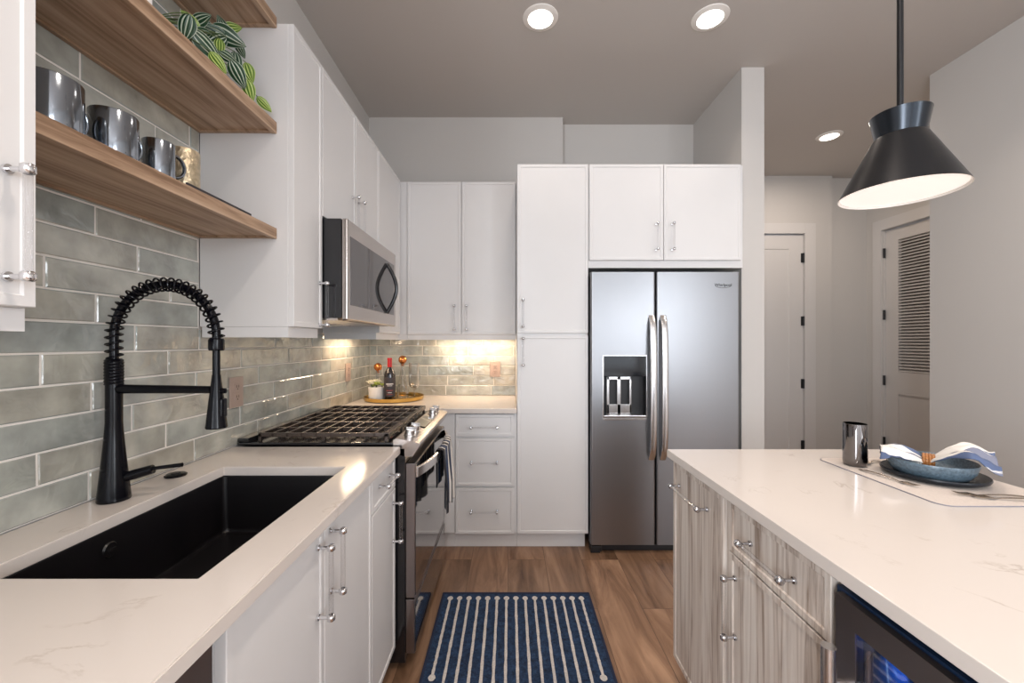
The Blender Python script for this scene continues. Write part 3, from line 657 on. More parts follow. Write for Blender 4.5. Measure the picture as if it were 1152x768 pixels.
# control panel
def yprism(b, prof, y0, y1, mi=0):
    b.loops([[Vector((x, y0, z)) for x, z in prof], [Vector((x, y1, z)) for x, z in prof]], mi=mi); return b
b = B(); yprism(b, [(-0.474, 0.885), (-0.474, 0.938), (-0.46, 0.943), (-0.385, 0.930), (-0.370, 0.923), (-0.368, 0.914), (-0.395, 0.870), (-0.424, 0.870)], RY0, RY1)
b.build('control_panel', 'steel_warm', c, smooth=40)
B().box(-0.454, -0.398, 1.925, 2.165, 0.9405, 0.9425, mtx=Matrix.Translation((-0.426, 0, 0.937)) @ Matrix.Rotation(math.radians(9.9), 4, 'Y') @ Matrix.Translation((0.426, 0, -0.9385))).build('display', 'glass_black', c)
for ky in (1.745, 1.835, 2.262, 2.345):
    ax = Vector((0.17, 0, 1)).normalized(); p0 = Vector((-0.428, ky, 0.9373))
    b = B(); b.lathe([(0.025, 0), (0.025, 0.004), (0.0215, 0.006), (0.0205, 0.024), (0.018, 0.027), (0, 0.027)], p0, ax, 24)
    b.box(-0.005, 0.005, -0.020, 0.020, 0.024, 0.036, bev=0.002, mtx=Matrix.Translation(p0) @ ax.to_track_quat('Z', 'Y').to_matrix().to_4x4() @ Matrix.Rotation(0.5, 4, 'Z'))
    b.build('knob', 'steel_h', c)
b = B(); b.box(-0.424, -0.387, RY0 + 0.004, RY1 - 0.004, 0.292, 0.84, bev=0.003); od = b.build('oven_door', 'steel_dark', c)
B().box(-0.3872, -0.3845, RY0 + 0.010, RY1 - 0.010, 0.300, 0.835, bev=0.001).build('door_glass', 'glass_black', od)
b = B(); b.box(-0.424, -0.388, RY0 + 0.004, RY1 - 0.004, 0.065, 0.286, bev=0.003); dr = b.build('warming_drawer', 'steel_dark', c)
B().box(-0.3882, -0.3855, RY0 + 0.012, RY1 - 0.006, 0.072, 0.262, bev=0.001).build('drawer_face', 'glass_black', dr)
# bowed flat handle
def hp(t): return Vector((-0.383 + 0.052 * math.sin(PI * min(1, max(0, t))) ** 0.75, RY0 + 0.02 + (RY1 - RY0 - 0.04) * t, 0.800))
b = B(); n = 24; ringsL = []
for i in range(n + 1):
    p = hp(i / n); hw = 0.021
    ringsL.append([p + Vector((0.000, 0, -hw)), p + Vector((0.006, 0, -hw + 0.003)), p + Vector((0.006, 0, hw - 0.003)), p + Vector((0, 0, hw)), p + Vector((-0.006, 0, hw)), p + Vector((-0.006, 0, -hw))])
b.loops(ringsL); b.build('handle', 'steel_h', od, smooth=30)

# towel over the oven handle
b = B()
TY0, TY1 = 1.93, 2.23
def tow(u, v):
    # u across (Y), v along the cloth from back hem over the bar to the front hem
    y = TY0 + (TY1 - TY0) * u; t = (y - RY0 - 0.02) / (RY1 - RY0 - 0.04); xb = hp(t).x
    Lb, Lf = 0.20, 0.315; s_ = -Lb + (Lb + Lf) * v; hang = abs(s_) / 0.27
    fold = 0.017 * math.sin(u * 19 + 0.6) * min(1, 0.25 + hang) ; yy = y + 0.02 * (u - 0.5) * hang * math.copysign(1, s_) + 0.004 * math.sin(u * 30) * hang + 0.010 * math.cos(u * 19 + 0.6) * min(1, hang)
    top = 0.825; rb = 0.011
    if abs(s_) < 0.016:
        a = s_ / 0.016 * PI / 2; return Vector((xb + rb * math.sin(a), yy, top + 0.004 * math.cos(a)))
    if s_ < 0: return Vector((xb - rb - 0.002 + min(0, fold * 0.3), yy, top - (abs(s_) - 0.016)))
    return Vector((xb + rb + 0.006 + (0.017 + fold) * 0.8 * min(1, 0.2 + hang), yy, top - (abs(s_) - 0.016) + 0.012 * math.sin(u * 6) * hang))
b.grid(tow, 40, 40, uvfn=lambda u, v: (u, v))
o = b.build('dish_towel', 'towel', smooth=60, fix=False)
sm = o.modifiers.new('thickness', 'SOLIDIFY'); sm.thickness = 0.0025; sm.offset = 0
tag(o, 'navy, black and white striped towel folded over the oven handle', 'towel')

# ------------------------------------------------------------------ back run base cabinets
YF = 2.644; fy = FY(YF)
c = thing('corner_base_cabinet', (-0.75, 2.9, 0), 'white blind corner base cabinet with a plain filler strip right of the range', 'cabinet')
b = B(); b.box(-1.10, -0.481, 2.434, 3.24, TOE, CB - 0.002); b.box(-0.481, -0.353, YF, 3.24, TOE, CB - 0.002); b.build('body', 'white', c, smooth=0)
B().box(-0.46, -0.3535, YF - 0.012, YF - 0.0005, TOE + 0.003, CB - 0.004, bev=0.001).build('filler_strip', 'white', c)
B().box(-1.0, -0.353, YF + 0.03, 3.2, 0.001, TOE - 0.001).box(-1.0, -0.54, 2.44, YF + 0.03, 0.001, TOE - 0.001).build('toe_kick', 'white', c, smooth=0)
c = thing('drawer_cabinet', (-0.16, 2.95, 0), 'white base cabinet of three drawers between range and pantry', 'cabinet')
carcass(-0.352, 0.0455, YF, 3.24, TOE, CB - 0.002, c); B().box(-0.352, 0.0455, YF + 0.03, 3.2, 0.001, TOE - 0.001).build('toe_kick', 'white', c, smooth=0)
zz = lambda y: EYE - (y - 385) * 2.624 / F
for y0, y1, yh in ((466, 490.5, 480), (493, 546.5, 519.5), (549, 600.5, 574.5)):
    d = panel(fy, -0.349, 0.026, zz(y1), zz(y0), 'drawer', c); handle(fy, -0.164, zz(yh), 0.165, False, d)

# pantry
c = thing('pantry_cabinet', (0.275, 2.95, 0), 'tall white pantry cabinet with two stacked doors left of the refrigerator', 'cabinet')
carcass(0.0465, 0.5045, YF, 3.24, TOE, UT, c); B().box(0.047, 0.49, YF + 0.03, 3.2, 0.001, TOE - 0.001).build('toe_kick', 'white', c, smooth=0)
d = panel(fy, 0.049, 0.503, 0.107, zz(377.5), 'door', c); handle(fy, 0.084, 1.275, 0.17, True, d)
d = panel(fy, 0.049, 0.503, zz(374.5), UT, 'door', c); handle(fy, 0.084, 1.52, 0.17, True, d)
# over-fridge cabinet
c = thing('refrigerator_top_cabinet', (1.0, 2.95, 1.815), 'white two-door cabinet directly above the refrigerator', 'cabinet')
carcass(0.5065, 1.506, YF, 3.35, 1.815, UT, c)
d = panel(fy, 0.512, 0.986, 1.862, UT, 'door', c); handle(fy, 0.940, 2.01, 0.165, True, d)
d = panel(fy, 0.990, 1.484, 1.862, UT, 'door', c); handle(fy, 1.043, 2.01, 0.165, True, d)

# refrigerator
FRX0, FRX1 = 0.512, 1.452; SPL = 0.9227; RF = 2.58
c = thing('refrigerator', ((FRX0 + FRX1) / 2, 2.9, 0), 'stainless side-by-side refrigerator with a water dispenser', 'refrigerator')
B().box(FRX0 + 0.004, FRX1 - 0.004, RF + 0.085, 3.32, 0.03, 1.77, bev=0.004).build('body', 'steel_dark', c)
b = B(); b.box(FRX0 + 0.002, FRX1 - 0.002, RF + 0.03, RF + 0.082, 0.012, 0.048, bev=0.006)
b.box(FRX0 + 0.004, FRX0 + 0.07, RF + 0.004, RF + 0.03, 0.012, 0.048, bev=0.006); b.box(FRX0 + 0.002, FRX0 + 0.06, RF + 0.01, RF + 0.08, 0.0005, 0.014, bev=0.002); b.box(FRX1 - 0.06, FRX1 - 0.002, RF + 0.01, RF + 0.08, 0.0005, 0.014, bev=0.002)
b.box(FRX0 + 0.05, FRX1 - 0.004, RF + 0.035, RF + 0.06, 0.006, 0.044)
b.build('base_grille', 'matte_black', c)
zf = lambda y: EYE - (y - 385) * RF / F
xf = lambda x: (x - 573.5) * RF / F
# left door with recess for the dispenser
dx0, dx1, dz0, dz1 = xf(679), xf(727), zf(470), zf(400.5)
b = B(); t0, t1 = 0.056, zf(305.8)
x0, x1 = FRX0, SPL - 0.004
b.box(x0, dx0, RF, RF + 0.078, t0, t1); b.box(dx1, x1, RF, RF + 0.078, t0, t1); b.box(dx0, dx1, RF, RF + 0.078, t0, dz0); b.box(dx0, dx1, RF, RF + 0.078, dz1, t1)
bmesh.ops.remove_doubles(b.bm, verts=b.bm.verts, dist=1e-5)
kill = [fc for fc in b.bm.faces if any(o_ is not fc and set(v for v in o_.verts) == set(v for v in fc.verts) for o_ in fc.verts[0].link_faces)]
ld = B(); 
def door_shell(xa, xb, name, hole=None):
    """front with rounded vertical edges; optional rectangular hole"""
    bb = B(); r = 0.012; cols = [xa]; 
    prof = []                                  # (x, y) around left edge .. right edge
    for k in range(5): a = PI / 2 * k / 4; prof.append((xa + r - r * math.cos(a), RF + r - r * math.sin(a)))
    mids = [hole[0], hole[1]] if hole else []
    for m_ in mids: prof.append((m_, RF))
    for k in range(5): a = PI / 2 * (1 - k / 4); prof.append((xb - r + r * math.cos(a), RF + r - r * math.sin(a)))
    prof = [(xa, RF + 0.078)] + prof + [(xb, RF + 0.078)]
    zs = [t0] + ([hole[2], hole[3]] if hole else []) + [t1]
    V = [[bb.bm.verts.new((x, y, z)) for x, y in prof] for z in zs]; hi = prof.index((hole[0], RF)) if hole else -9
    for j in range(len(zs) - 1):
        for i in range(len(prof) - 1):
            if hole and i == hi and j == 1: continue
            bb.bm.faces.new([V[j][i], V[j][i + 1], V[j + 1][i + 1], V[j + 1][i]])
    bb.bm.faces.new(V[0]); bb.bm.faces.new(V[-1])
    for j in range(len(zs) - 1): pass
    bb.bm.faces.new([V[j][-1] for j in range(len(zs))][::1] + [V[j][0] for j in range(len(zs))][::-1])
    if hole:
        h = [V[1][hi], V[1][hi + 1], V[2][hi + 1], V[2][hi]]; dd = [bb.bm.verts.new(v.co + Vector((0, 0.06, 0))) for v in h]
        for k in range(4): bb.bm.faces.new([h[k], h[(k + 1) % 4], dd[(k + 1) % 4], dd[k]]).material_index = 1
        bb.bm.faces.new(dd).material_index = 1
    return bb.build(name, ['steel', 'matte_black'], c, smooth=30)
b.bm.free()
ldoor = door_shell(FRX0, SPL - 0.004, 'door', (dx0, dx1, dz0, dz1))
rdoor = door_shell(SPL + 0.004, FRX1, 'door')
g0, g1 = zf(424), dz1
b = B(); b.box(dx0 + 0.001, dx1 - 0.001, RF + 0.004, RF + 0.058, zf(423), dz1 - 0.001, bev=0.001); b.build('dispenser_display', 'panel_black', ldoor)
b = B(); b.box(dx0 + 0.001, dx1 - 0.001, RF - 0.006, RF + 0.058, dz0 + 0.001, dz0 + 0.018, bev=0.004)
q0, q1 = xf(684), xf(712); za, zb_ = dz0 + 0.02, zf(424)
yy0, yy1 = RF + 0.03, RF + 0.05
b.box(q0, q0 + 0.016, yy0, yy1, za, zb_, bev=0.002); b.box(q1 - 0.012, q1, yy0, yy1, za, zb_, bev=0.002); b.box((q0 + q1) / 2 - 0.012, (q0 + q1) / 2 + 0.01, yy0, yy1, za, zb_, bev=0.002)
b.box(q0, q1, yy0, yy1, za, za + 0.062, bev=0.002); b.box(q0, q1, yy0, yy1, zb_ - 0.02, zb_, bev=0.002)
b.build('dispenser_cradle', 'steel_h', ldoor)
b = B(); fr = 0.007
for r_ in ((dx0 - fr, dx0, dz0 - fr, dz1 + fr), (dx1, dx1 + fr, dz0 - fr, dz1 + fr), (dx0, dx1, dz1, dz1 + fr), (dx0, dx1, dz0 - fr - 0.006, dz0)):
    b.box(r_[0], r_[1], RF - 0.004, RF + 0.001, r_[2], r_[3], bev=0.001)
b.build('dispenser_trim', 'steel_h', ldoor)
for xa, par in ((xf(732.8), ldoor), (xf(745.5), rdoor)):
    b = B(); L_ = []; n = 24; z0, z1 = zf(517), zf(354.5)
    for i in range(n + 1):
        t = i / n; z = z0 + (z1 - z0) * t; bow = 0.045 * (1 - (2 * t - 1) ** 4) ** 0.6 if 0 < t < 1 else 0
        hw = 0.019; yb = RF - 0.006 - bow; dd = 0.009
        L_.append([Vector((xa - hw, yb + dd, z)), Vector((xa - hw, yb + 0.002, z)), Vector((xa - hw * 0.6, yb - 0.004, z)), Vector((xa + hw * 0.6, yb - 0.004, z)), Vector((xa + hw, yb + 0.002, z)), Vector((xa + hw, yb + dd, z))])
    b.loops(L_); b.build('handle', 'steel_h', par, smooth=40)
def text_mesh(body, size, loc, rot, name, m, parent, depth=0.0006, sx=1.0):
    cu = bpy.data.curves.new('lettering', 'FONT'); cu.body = body; cu.size = size; cu.extrude = depth; cu.align_x = 'CENTER'; cu.align_y = 'CENTER'
    to = bpy.data.objects.new('lettering', cu); COL.objects.link(to); bpy.context.view_layer.update()
    me = bpy.data.meshes.new_from_object(to.evaluated_get(bpy.context.evaluated_depsgraph_get())); bpy.data.objects.remove(to)
    b = B(); t = bmesh.new(); t.from_mesh(me); mt = Matrix.Translation(loc) @ rot @ Matrix.Diagonal((sx, 1, 1, 1)); b.merge(t, 0, mt); bpy.data.meshes.remove(me)
    return b.build(name, m, parent, smooth=0)
lx, lz = xf(813.5), zf(320.5)
text_mesh('Whirlpool', 0.026, (lx, RF - 0.0008, lz), Matrix.Rotation(PI / 2, 4, 'X'), 'logo', 'void', rdoor)
b = B(); pts = [Vector((lx + 0.05 * math.cos(a), RF - 0.001, lz - 0.002 + 0.016 * math.sin(a))) for a in [PI * 1.05 + k / 20 * PI * 0.85 for k in range(21)]]
b.tube(pts, 0.0011, 6); b.build('logo_swoosh', 'void', rdoor)

# ------------------------------------------------------------------ wall cabinets
XU = -0.7955; fu = FX(XU)
def upper_left(name, label, y0, y1, zb, doors, side=None, handles=(), rail=True):
    c = thing(name, (XW / 2 + XU / 2, (y0 + y1) / 2, zb), label, 'cabinet')
    b = B(); b.box(XW + 0.001, XU, y0, y1, zb + (0.038 if rail else 0), UT, bev=0.0008, seg=1); b.build('body', 'white', c, smooth=0)
    if rail:
        b = B(); b.box(XU - 0.02, XU, y0 + 0.0005, y1 - 0.0005, zb, zb + 0.0375); b.box(XW + 0.009, XU - 0.02, y0 + 0.0005, y0 + 0.02, zb, zb + 0.0375); b.build('light_rail', 'white', c, smooth=0)
    ds = []
    for a0, a1 in doors: ds.append(panel(fu, a0, a1, zb + (0.039 if rail else 0.003), UT, 'door', c))
    for di, a, z, L in handles: handle(fu, a, z, L, True, ds[di])
    return c
upper_left('near_wall_cabinet', 'white wall cabinet at the left picture edge with one chrome handle', -0.30, 0.671, UB, [(-0.298, 0.188), (0.192, 0.681 - 0.011)], handles=[(1, 0.632, 1.519, 0.166), (0, 0.15, 1.519, 0.166)])
upper_left('narrow_wall_cabinet', 'narrow white wall cabinet between the oak shelves and the microwave', 1.4665, 1.6935, UB, [(1.468, 1.692)], handles=[(0, 1.668, 1.49, 0.17)])
upper_left('microwave_top_cabinet', 'white two-door wall cabinet directly above the microwave', 1.6955, 2.429, 1.856, [(1.697, 2.061), (2.065, 2.428)], handles=[(0, 2.02, 1.968, 0.165), (1, 2.10, 1.968, 0.165)], rail=False)
# corner uppers (blind)
c = thing('corner_wall_cabinet', (-0.95, 2.75, UB), 'white corner wall cabinet right of the microwave', 'cabinet')
YU = 2.926
b = B(); b.box(XW + 0.001, XU, 2.431, DW - 0.001, UB + 0.038, UT); b.box(XU, -0.7315, YU, DW - 0.001, UB + 0.038, UT); b.build('body', 'white', c, smooth=0)
b = B(); b.box(XU - 0.02, XU, 2.432, YU, UB, UB + 0.0375); b.box(XW + 0.009, XU - 0.02, 2.432, 2.45, UB, UB + 0.0375); b.box(XU, -0.7315, YU, YU + 0.02, UB, UB + 0.0375); b.build('light_rail', 'white', c, smooth=0)
panel(fu, 2.433, 2.890, UB + 0.039, UT, 'door', c)
B().box(XU + 0.0005, -0.7325, YU - 0.01, YU - 0.0005, UB + 0.039, UT, bev=0.001).build('filler_strip', 'white', c)
c = thing('back_wall_cabinet', (-0.34, 3.08, UB), 'white two-door wall cabinet on the back wall above the gold tray corner', 'cabinet')
fyu = FY(YU)
b = B(); b.box(-0.7305, 0.045, YU, DW - 0.001, UB + 0.038, UT); b.build('body', 'white', c, smooth=0)
B().box(-0.7305, 0.045, YU, YU + 0.02, UB, UB + 0.0375).build('light_rail', 'white', c, smooth=0)
d = panel(fyu, -0.7285, -0.346, UB + 0.039, UT - 0.003, 'door', c); handle(fyu, -0.392, 1.51, 0.165, True, d)
d = panel(fyu, -0.342, 0.040, UB + 0.039, UT - 0.003, 'door', c); handle(fyu, -0.305, 1.51, 0.165, True, d)

# under-cabinet LED bars (lit)
for nm, lab, bx, lg in (('under_cabinet_light', 'lit slim light bar under the corner wall cabinet', (-1.035, -1.005, 2.50, 2.85), None), ('under_cabinet_light', 'lit slim light bar under the back wall cabinet', (-0.55, 0.0, 3.12, 3.15), None)):
    zt = UB + 0.0378
    c = thing(nm, ((bx[0] + bx[1]) / 2, (bx[2] + bx[3]) / 2, zt - 0.012), lab, 'light')
    B().box(bx[0], bx[1], bx[2], bx[3], zt - 0.010, zt, bev=0.001).build('housing', 'white', c)
    B().box(bx[0] + 0.003, bx[1] - 0.003, bx[2] + 0.003, bx[3] - 0.003, zt - 0.014, zt - 0.0102).build('lens', 'led', c, smooth=0)
    light('under_cabinet_glow', 'AREA', ((bx[0] + bx[1]) / 2, (bx[2] + bx[3]) / 2, zt - 0.016), 3.6 if bx[1] - bx[0] > 0.2 else 2.2, (1.0, 0.74, 0.50), bx[1] - bx[0], bx[3] - bx[2], (0, 0, 0))

# microwave
c = thing('microwave', (-0.89, 2.05, 1.427), 'stainless over-range microwave with a bowed black handle', 'microwave')
B().box(XW + 0.001, -0.702, 1.700, 2.424, 1.436, 1.850, bev=0.002).build('body', 'black', c)
b = B(); b.box(-1.10, -0.72, 1.71, 2.41, 1.427, 1.4355); b.box(-1.05, -0.90, 1.80, 1.98, 1.424, 1.4275, mi=1); b.box(-1.05, -0.90, 2.14, 2.32, 1.424, 1.4275, mi=1); b.build('vent_base', ['steel_warm', 'steel_h'], c)
md = B().box(-0.7005, -0.674, 1.700, 2.415, 1.427, 1.851, bev=0.007, seg=3).build('door', 'steel_warm', c)
B().box(-0.6745, -0.6725, 1.728, 1.953, 1.492, 1.782, bev=0.0008).build('window', 'mw_glass', md)
B().box(-0.6745, -0.6725, 1.957, 2.375, 1.492, 1.782, bev=0.0008).build('window', 'mw_glass', md)
pts = []; 
for k in range(25):
    t = k / 24; pts.append(Vector((-0.672 + 0.052 * math.sin(PI * t), 2.235, 1.495 + 0.268 * t)))
B().tube(pts, 0.010, 12, sx=1.0, sy=0.8).build('handle', 'black', md)

# ------------------------------------------------------------------ oak shelves
def shelf(z0, z1, label):
    y0, y1 = 0.673, 1.4645; x0, x1 = XW + 0.003, -0.834
    b = B(); b.box(x0, x1 - 0.018, y0, y1, z0 + 0.008, z1, bev=0.0008, seg=1); b.box(x1 - 0.018, x1, y0, y1, z0, z1, bev=0.001, seg=1)
    b.box(x0, x1 - 0.018, y1 - 0.015, y1, z0 + 0.002, z0 + 0.0085); b.box(x0, x0 + 0.012, y0, y1 - 0.015, z0 + 0.002, z0 + 0.0085)
    o = b.build('floating_shelf', 'oak', smooth=0); return tag(o, label, 'shelf', 'oak shelves beside the wall cabinets')
shelf(1.704, 1.742, 'lowest oak floating shelf, holding the mirrored mugs')
shelf(2.081, 2.121, 'middle oak floating shelf, holding the trailing plant')
shelf(2.459, 2.497, 'topmost oak floating shelf, above the plant')

# mugs on the lower shelf
def mug(x, y, r, h, label, m, ang):
    c = thing('mug', (x, y, 1.7425), label, 'mug', 'mirrored mugs on the lower shelf')
    b = B(); b.lathe([(0, 0.0), (r * 0.86, 0.0), (r * 0.96, 0.004), (r, 0.014), (r, h - 0.002), (r - 0.0012, h), (r - 0.003, h - 0.002), (r - 0.003, 0.012), (0, 0.008)], (x, y, 1.7428), seg=36); b.build('cup', m, c, smooth=50)
    if ang is not None:
        d = Vector((math.cos(ang), math.sin(ang), 0)); pts = []
        for k in range(17):
            a = -PI / 2 + PI * k / 16; pts.append(Vector((x, y, 1.7428 + h * 0.52)) + d * (r - 0.003 + 0.026 * math.cos(a)) + Z * (h * 0.30 * math.sin(a)))
        B().tube(pts, 0.0042, 10, sx=1.0, sy=1.4).build('handle', m, c)
mug(-0.900, 0.802, 0.047, 0.105, 'nearest mirrored smoke-glass mug, partly behind the near wall cabinet', 'mirror', PI * 0.52)
mug(-0.893, 0.922, 0.043, 0.103, 'widest mirrored smoke-glass mug, second along the lower shelf', 'mirror', PI * 0.50)
mug(-0.893, 1.040, 0.034, 0.098, 'smaller mirrored smoke-glass mug touching the pale gold mug', 'mirror', PI * 0.36)
mug(-0.915, 1.150, 0.036, 0.128, 'pale gold textured mug at the far end of the mug row', 'goldtex', None)
b = B(); b.box(-0.955, -0.843, 1.07, 1.335, 1.7425, 1.7485, bev=0.0015)
for r_ in ((-0.955, -0.949, 1.07, 1.335), (-0.849, -0.843, 1.07, 1.335)): b.box(*r_, 1.748, 1.753, bev=0.001)
o = b.build('slate_tray', 'slate'); tag(o, 'thin dark tray lying along the edge of the lower oak shelf', 'tray')
# white book on the middle shelf
c = thing('book', (-0.95, 0.97, 2.1215), 'white-covered book standing near the plant on the middle shelf', 'book')
B().box(-1.09, -0.865, 0.955, 0.990, 2.1217, 2.36, bev=0.001).build('cover', 'book', c)
B().box(-1.088, -0.8635, 0.960, 0.985, 2.1245, 2.3605).build('pages', 'pot', c, smooth=0)

# trailing plant
c = thing('striped_trailing_plant', (-0.96, 1.10, 2.1215), 'trailing plant with green and white striped leaves on the middle shelf', 'plant')
B().lathe([(0, 0), (0.036, 0), (0.040, 0.004), (0.048, 0.075), (0.050, 0.082), (0.046, 0.082), (0.044, 0.070), (0, 0.066)], (-0.98, 1.10, 2.1217), seg=28).build('pot', 'pot', c)
leaves = [  # x, y in picture, X plane, length m, direction in degrees (picture plane), lime?
    (209, 31, -.900, .062, -100, 0), (226, 21, -.930, .052, 40, 0), (215, 22, -.935, .045, 150, 1), (224, 38, -.925, .050, -160, 0),
    (256, 41, -.915, .085, -12, 0), (234, 52, -.880, .075, -35, 0), (262, 31, -.950, .048, 20, 1), (246, 70, -.860, .050, -50, 1),
    (257, 64, -.880, .048, -20, 0), (268, 84, -.858, .066, -60, 0), (280, 81, -.868, .054, -70, 1), (281, 102, -.850, .056, -75, 1),
    (298, 117, -.846, .048, -40, 1), (271, 56, -.920, .042, -60, 0), (247, 53, -.895, .040, -90, 1), (240, 36, -.945, .060, 170, 0),
    (232, 30, -.960, .055, -20, 0), (266, 70, -.885, .050, -80, 0), (243, 46, -.935, .060, -140, 0), (218, 44, -.905, .045, -60, 0), (250, 28, -.960, .045, 120, 0)]
src = Vector((-0.97, 1.10, 2.20))
def leaf(center, L, ang, lime, rnd):
    v = (Vector((0, 0, EYE)) - center).normalized()
    n = (v + Vector((rnd.uniform(-.35, .35), rnd.uniform(-.35, .35), rnd.uniform(-.1, .45)))).normalized()
    right = Vector((0, 0, 1)).cross(v).normalized(); up = v.cross(right).normalized()
    d = (right * math.cos(ang) + up * math.sin(ang)); d = (d - n * d.dot(n)).normalized(); s = n.cross(d)
    L *= 1.22; W = L * 0.66; b = B()
    def fn(u, t):
        w_ = (math.sin(PI * t ** 0.8) ** 0.75) * (1 - 0.25 * t); x = (u - 0.5) * W * w_
        bend = -0.35 * L * (t - 0.4) ** 2 - 0.9 * x * x / W
        return center + d * (L * (t - 0.5)) + s * x + n * (bend + 0.0015 * math.cos(u * 10 * PI) * w_)
    b.grid(fn, 10, 12, uvfn=lambda u, t: (u, t))
    o = b.build('leaf', 'leaf_lime' if lime else 'leaf_dark', c, smooth=60, fix=False)
    return center - d * (L * 0.48)
rnd = random.Random(4); stems = B()
for (x, y, X, L, a, lime) in leaves:
    D = X * F / (x - 573.5); ctr = Vector((X, D, EYE - (y - 385) * D / F))
    base = leaf(ctr, L, math.radians(a), lime, rnd)
    mid = src.lerp(base, 0.5) + Vector((0, 0, 0.02)); pts = [src.lerp(mid, t / 5).lerp(mid.lerp(base, t / 5), t / 5) for t in range(6)]
    for p in pts[1:]: p.z = max(p.z, 2.126)
    stems.tube(pts, 0.0014, 6)
stems.build('stems', 'leafcore', c)

# ------------------------------------------------------------------ electrical outlets
def outlet(f, a, z, label, w_=0.082, h_=0.122):
    p0 = f(a, z - h_ / 2, 0); c = thing('wall_outlet', p0, label, 'outlet', 'taupe outlets on the backsplash')
    b = B(); b.loops([rect(f, a - w_ / 2, a + w_ / 2, z - h_ / 2, z + h_ / 2, 0.001, 0), rect(f, a - w_ / 2, a + w_ / 2, z - h_ / 2, z + h_ / 2, 0.004, 0), rect(f, a - w_ / 2, a + w_ / 2, z - h_ / 2, z + h_ / 2, 0.006, 0.003)]); b.build('cover_plate', 'outlet', c)
    for s_ in (-1, 1):
        zc = z + s_ * 0.0205; b = B()
        b.loops([rect(f, a - 0.017, a + 0.017, zc - 0.0145, zc + 0.0145, 0.0055, 0), rect(f, a - 0.017, a + 0.017, zc - 0.0145, zc + 0.0145, 0.0085, 0.001)])
        b.loops([rect(f, a - 0.008, a - 0.005, zc - 0.002, zc + 0.008, 0.0080, 0), rect(f, a - 0.008, a - 0.005, zc - 0.002, zc + 0.008, 0.009, 0)], mi=1)
        b.loops([rect(f, a + 0.005, a + 0.008, zc - 0.002, zc + 0.008, 0.0080, 0), rect(f, a + 0.005, a + 0.008, zc - 0.002, zc + 0.008, 0.009, 0)], mi=1)
        b.cyl(f(a, zc - 0.008, 0.008), f(a, zc - 0.008, 0.009), 0.003, seg=10, mi=1)
        b.build('socket', ['outlet', 'outlet_dark'], c)
fw = FX(XW + 0.0035)
outlet(fw, 1.655, 1.133, 'taupe wall outlet just right of the faucet spray head')
outlet(fw, 2.80, 1.130, 'taupe wall outlet on the left wall near the back corner')
outlet(FY(DW - 0.003), -0.116, 1.122, 'taupe wall outlet on the back wall beside the pantry')

# ------------------------------------------------------------------ gold tray and its things
TX, TY, TR = -0.852, 3.018, 0.212
o = B().lathe([(0, 0.0), (TR - 0.008, 0.0), (TR, 0.004), (TR + 0.003, 0.028), (TR, 0.029), (TR - 0.004, 0.027), (TR - 0.008, 0.010), (TR - 0.02, 0.006), (0, 0.006)], (TX, TY, CZ + 0.0005), seg=56).build('round_tray', 'gold', smooth=50)
tag(o, 'round gold tray in the back corner of the countertop', 'tray')
TZ = CZ + 0.0075
# potted succulent
px_, py_ = -0.948, 2.915
c = thing('potted_succulent', (px_, py_, TZ), 'green and cream succulent in a white pot on the gold tray', 'plant')
B().lathe([(0, 0), (0.050, 0), (0.0545, 0.004), (0.058, 0.096), (0.0565, 0.098), (0.0535, 0.096), (0.052, 0.085), (0, 0.083)], (px_, py_, TZ), seg=32).build('pot', 'pot', c)
rnd = random.Random(11)
def rosette(cx, cy_, cz, r, n, m, name, tip=0.6):
    b = B()
    for k in range(n):
        lay = k / n; a = k * 2.39996; el = math.radians(12 + 62 * lay); rr_ = r * (1 - 0.45 * lay)
        d = Vector((math.cos(a) * math.cos(el), math.sin(a) * math.cos(el), math.sin(el))); s = d.cross(Z).normalized(); u = s.cross(d)
        base = Vector((cx, cy_, cz)); w_ = rr_ * 0.30
        pts = [base, base + d * rr_ * 0.35 + u * 0.002, base + d * rr_ * 0.72 + u * 0.004, base + d * rr_]
        b.tube(pts, [w_ * 0.4, w_, w_ * tip, 0.0006], 8, sx=0.4, sy=1.0, up=u)
    b.build(name, m, c)
zt_ = TZ + 0.095
rosette(px_ + 0.008, py_ - 0.025, zt_ + 0.018, 0.036, 16, 'leaflime', 'rosette', 0.9)
rosette(px_ + 0.040, py_ - 0.005, zt_ + 0.010, 0.030, 14, 'leaflime', 'rosette', 0.9)
rosette(px_ - 0.030, py_ - 0.02, zt_ + 0.022, 0.055, 18, 'petal', 'blossom', 0.5)
rosette(px_ - 0.008, py_ + 0.01, zt_ + 0.03, 0.046, 18, 'petal', 'blossom', 0.5)
rosette(px_ - 0.032, py_ + 0.015, zt_ + 0.005, 0.035, 12, 'leaflime', 'rosette', 0.9)
b = B()
for ox, oy, tz_ in ((0.008, -0.025, 0.02), (0.04, -0.005, 0.012), (-0.03, -0.02, 0.024), (-0.008, 0.01, 0.032), (-0.032, 0.015, 0.008)): b.cyl((px_ + ox, py_ + oy, TZ + 0.082), (px_ + ox, py_ + oy, zt_ + tz_), 0.004, seg=8)
b.build('stems', 'leafcore', c)
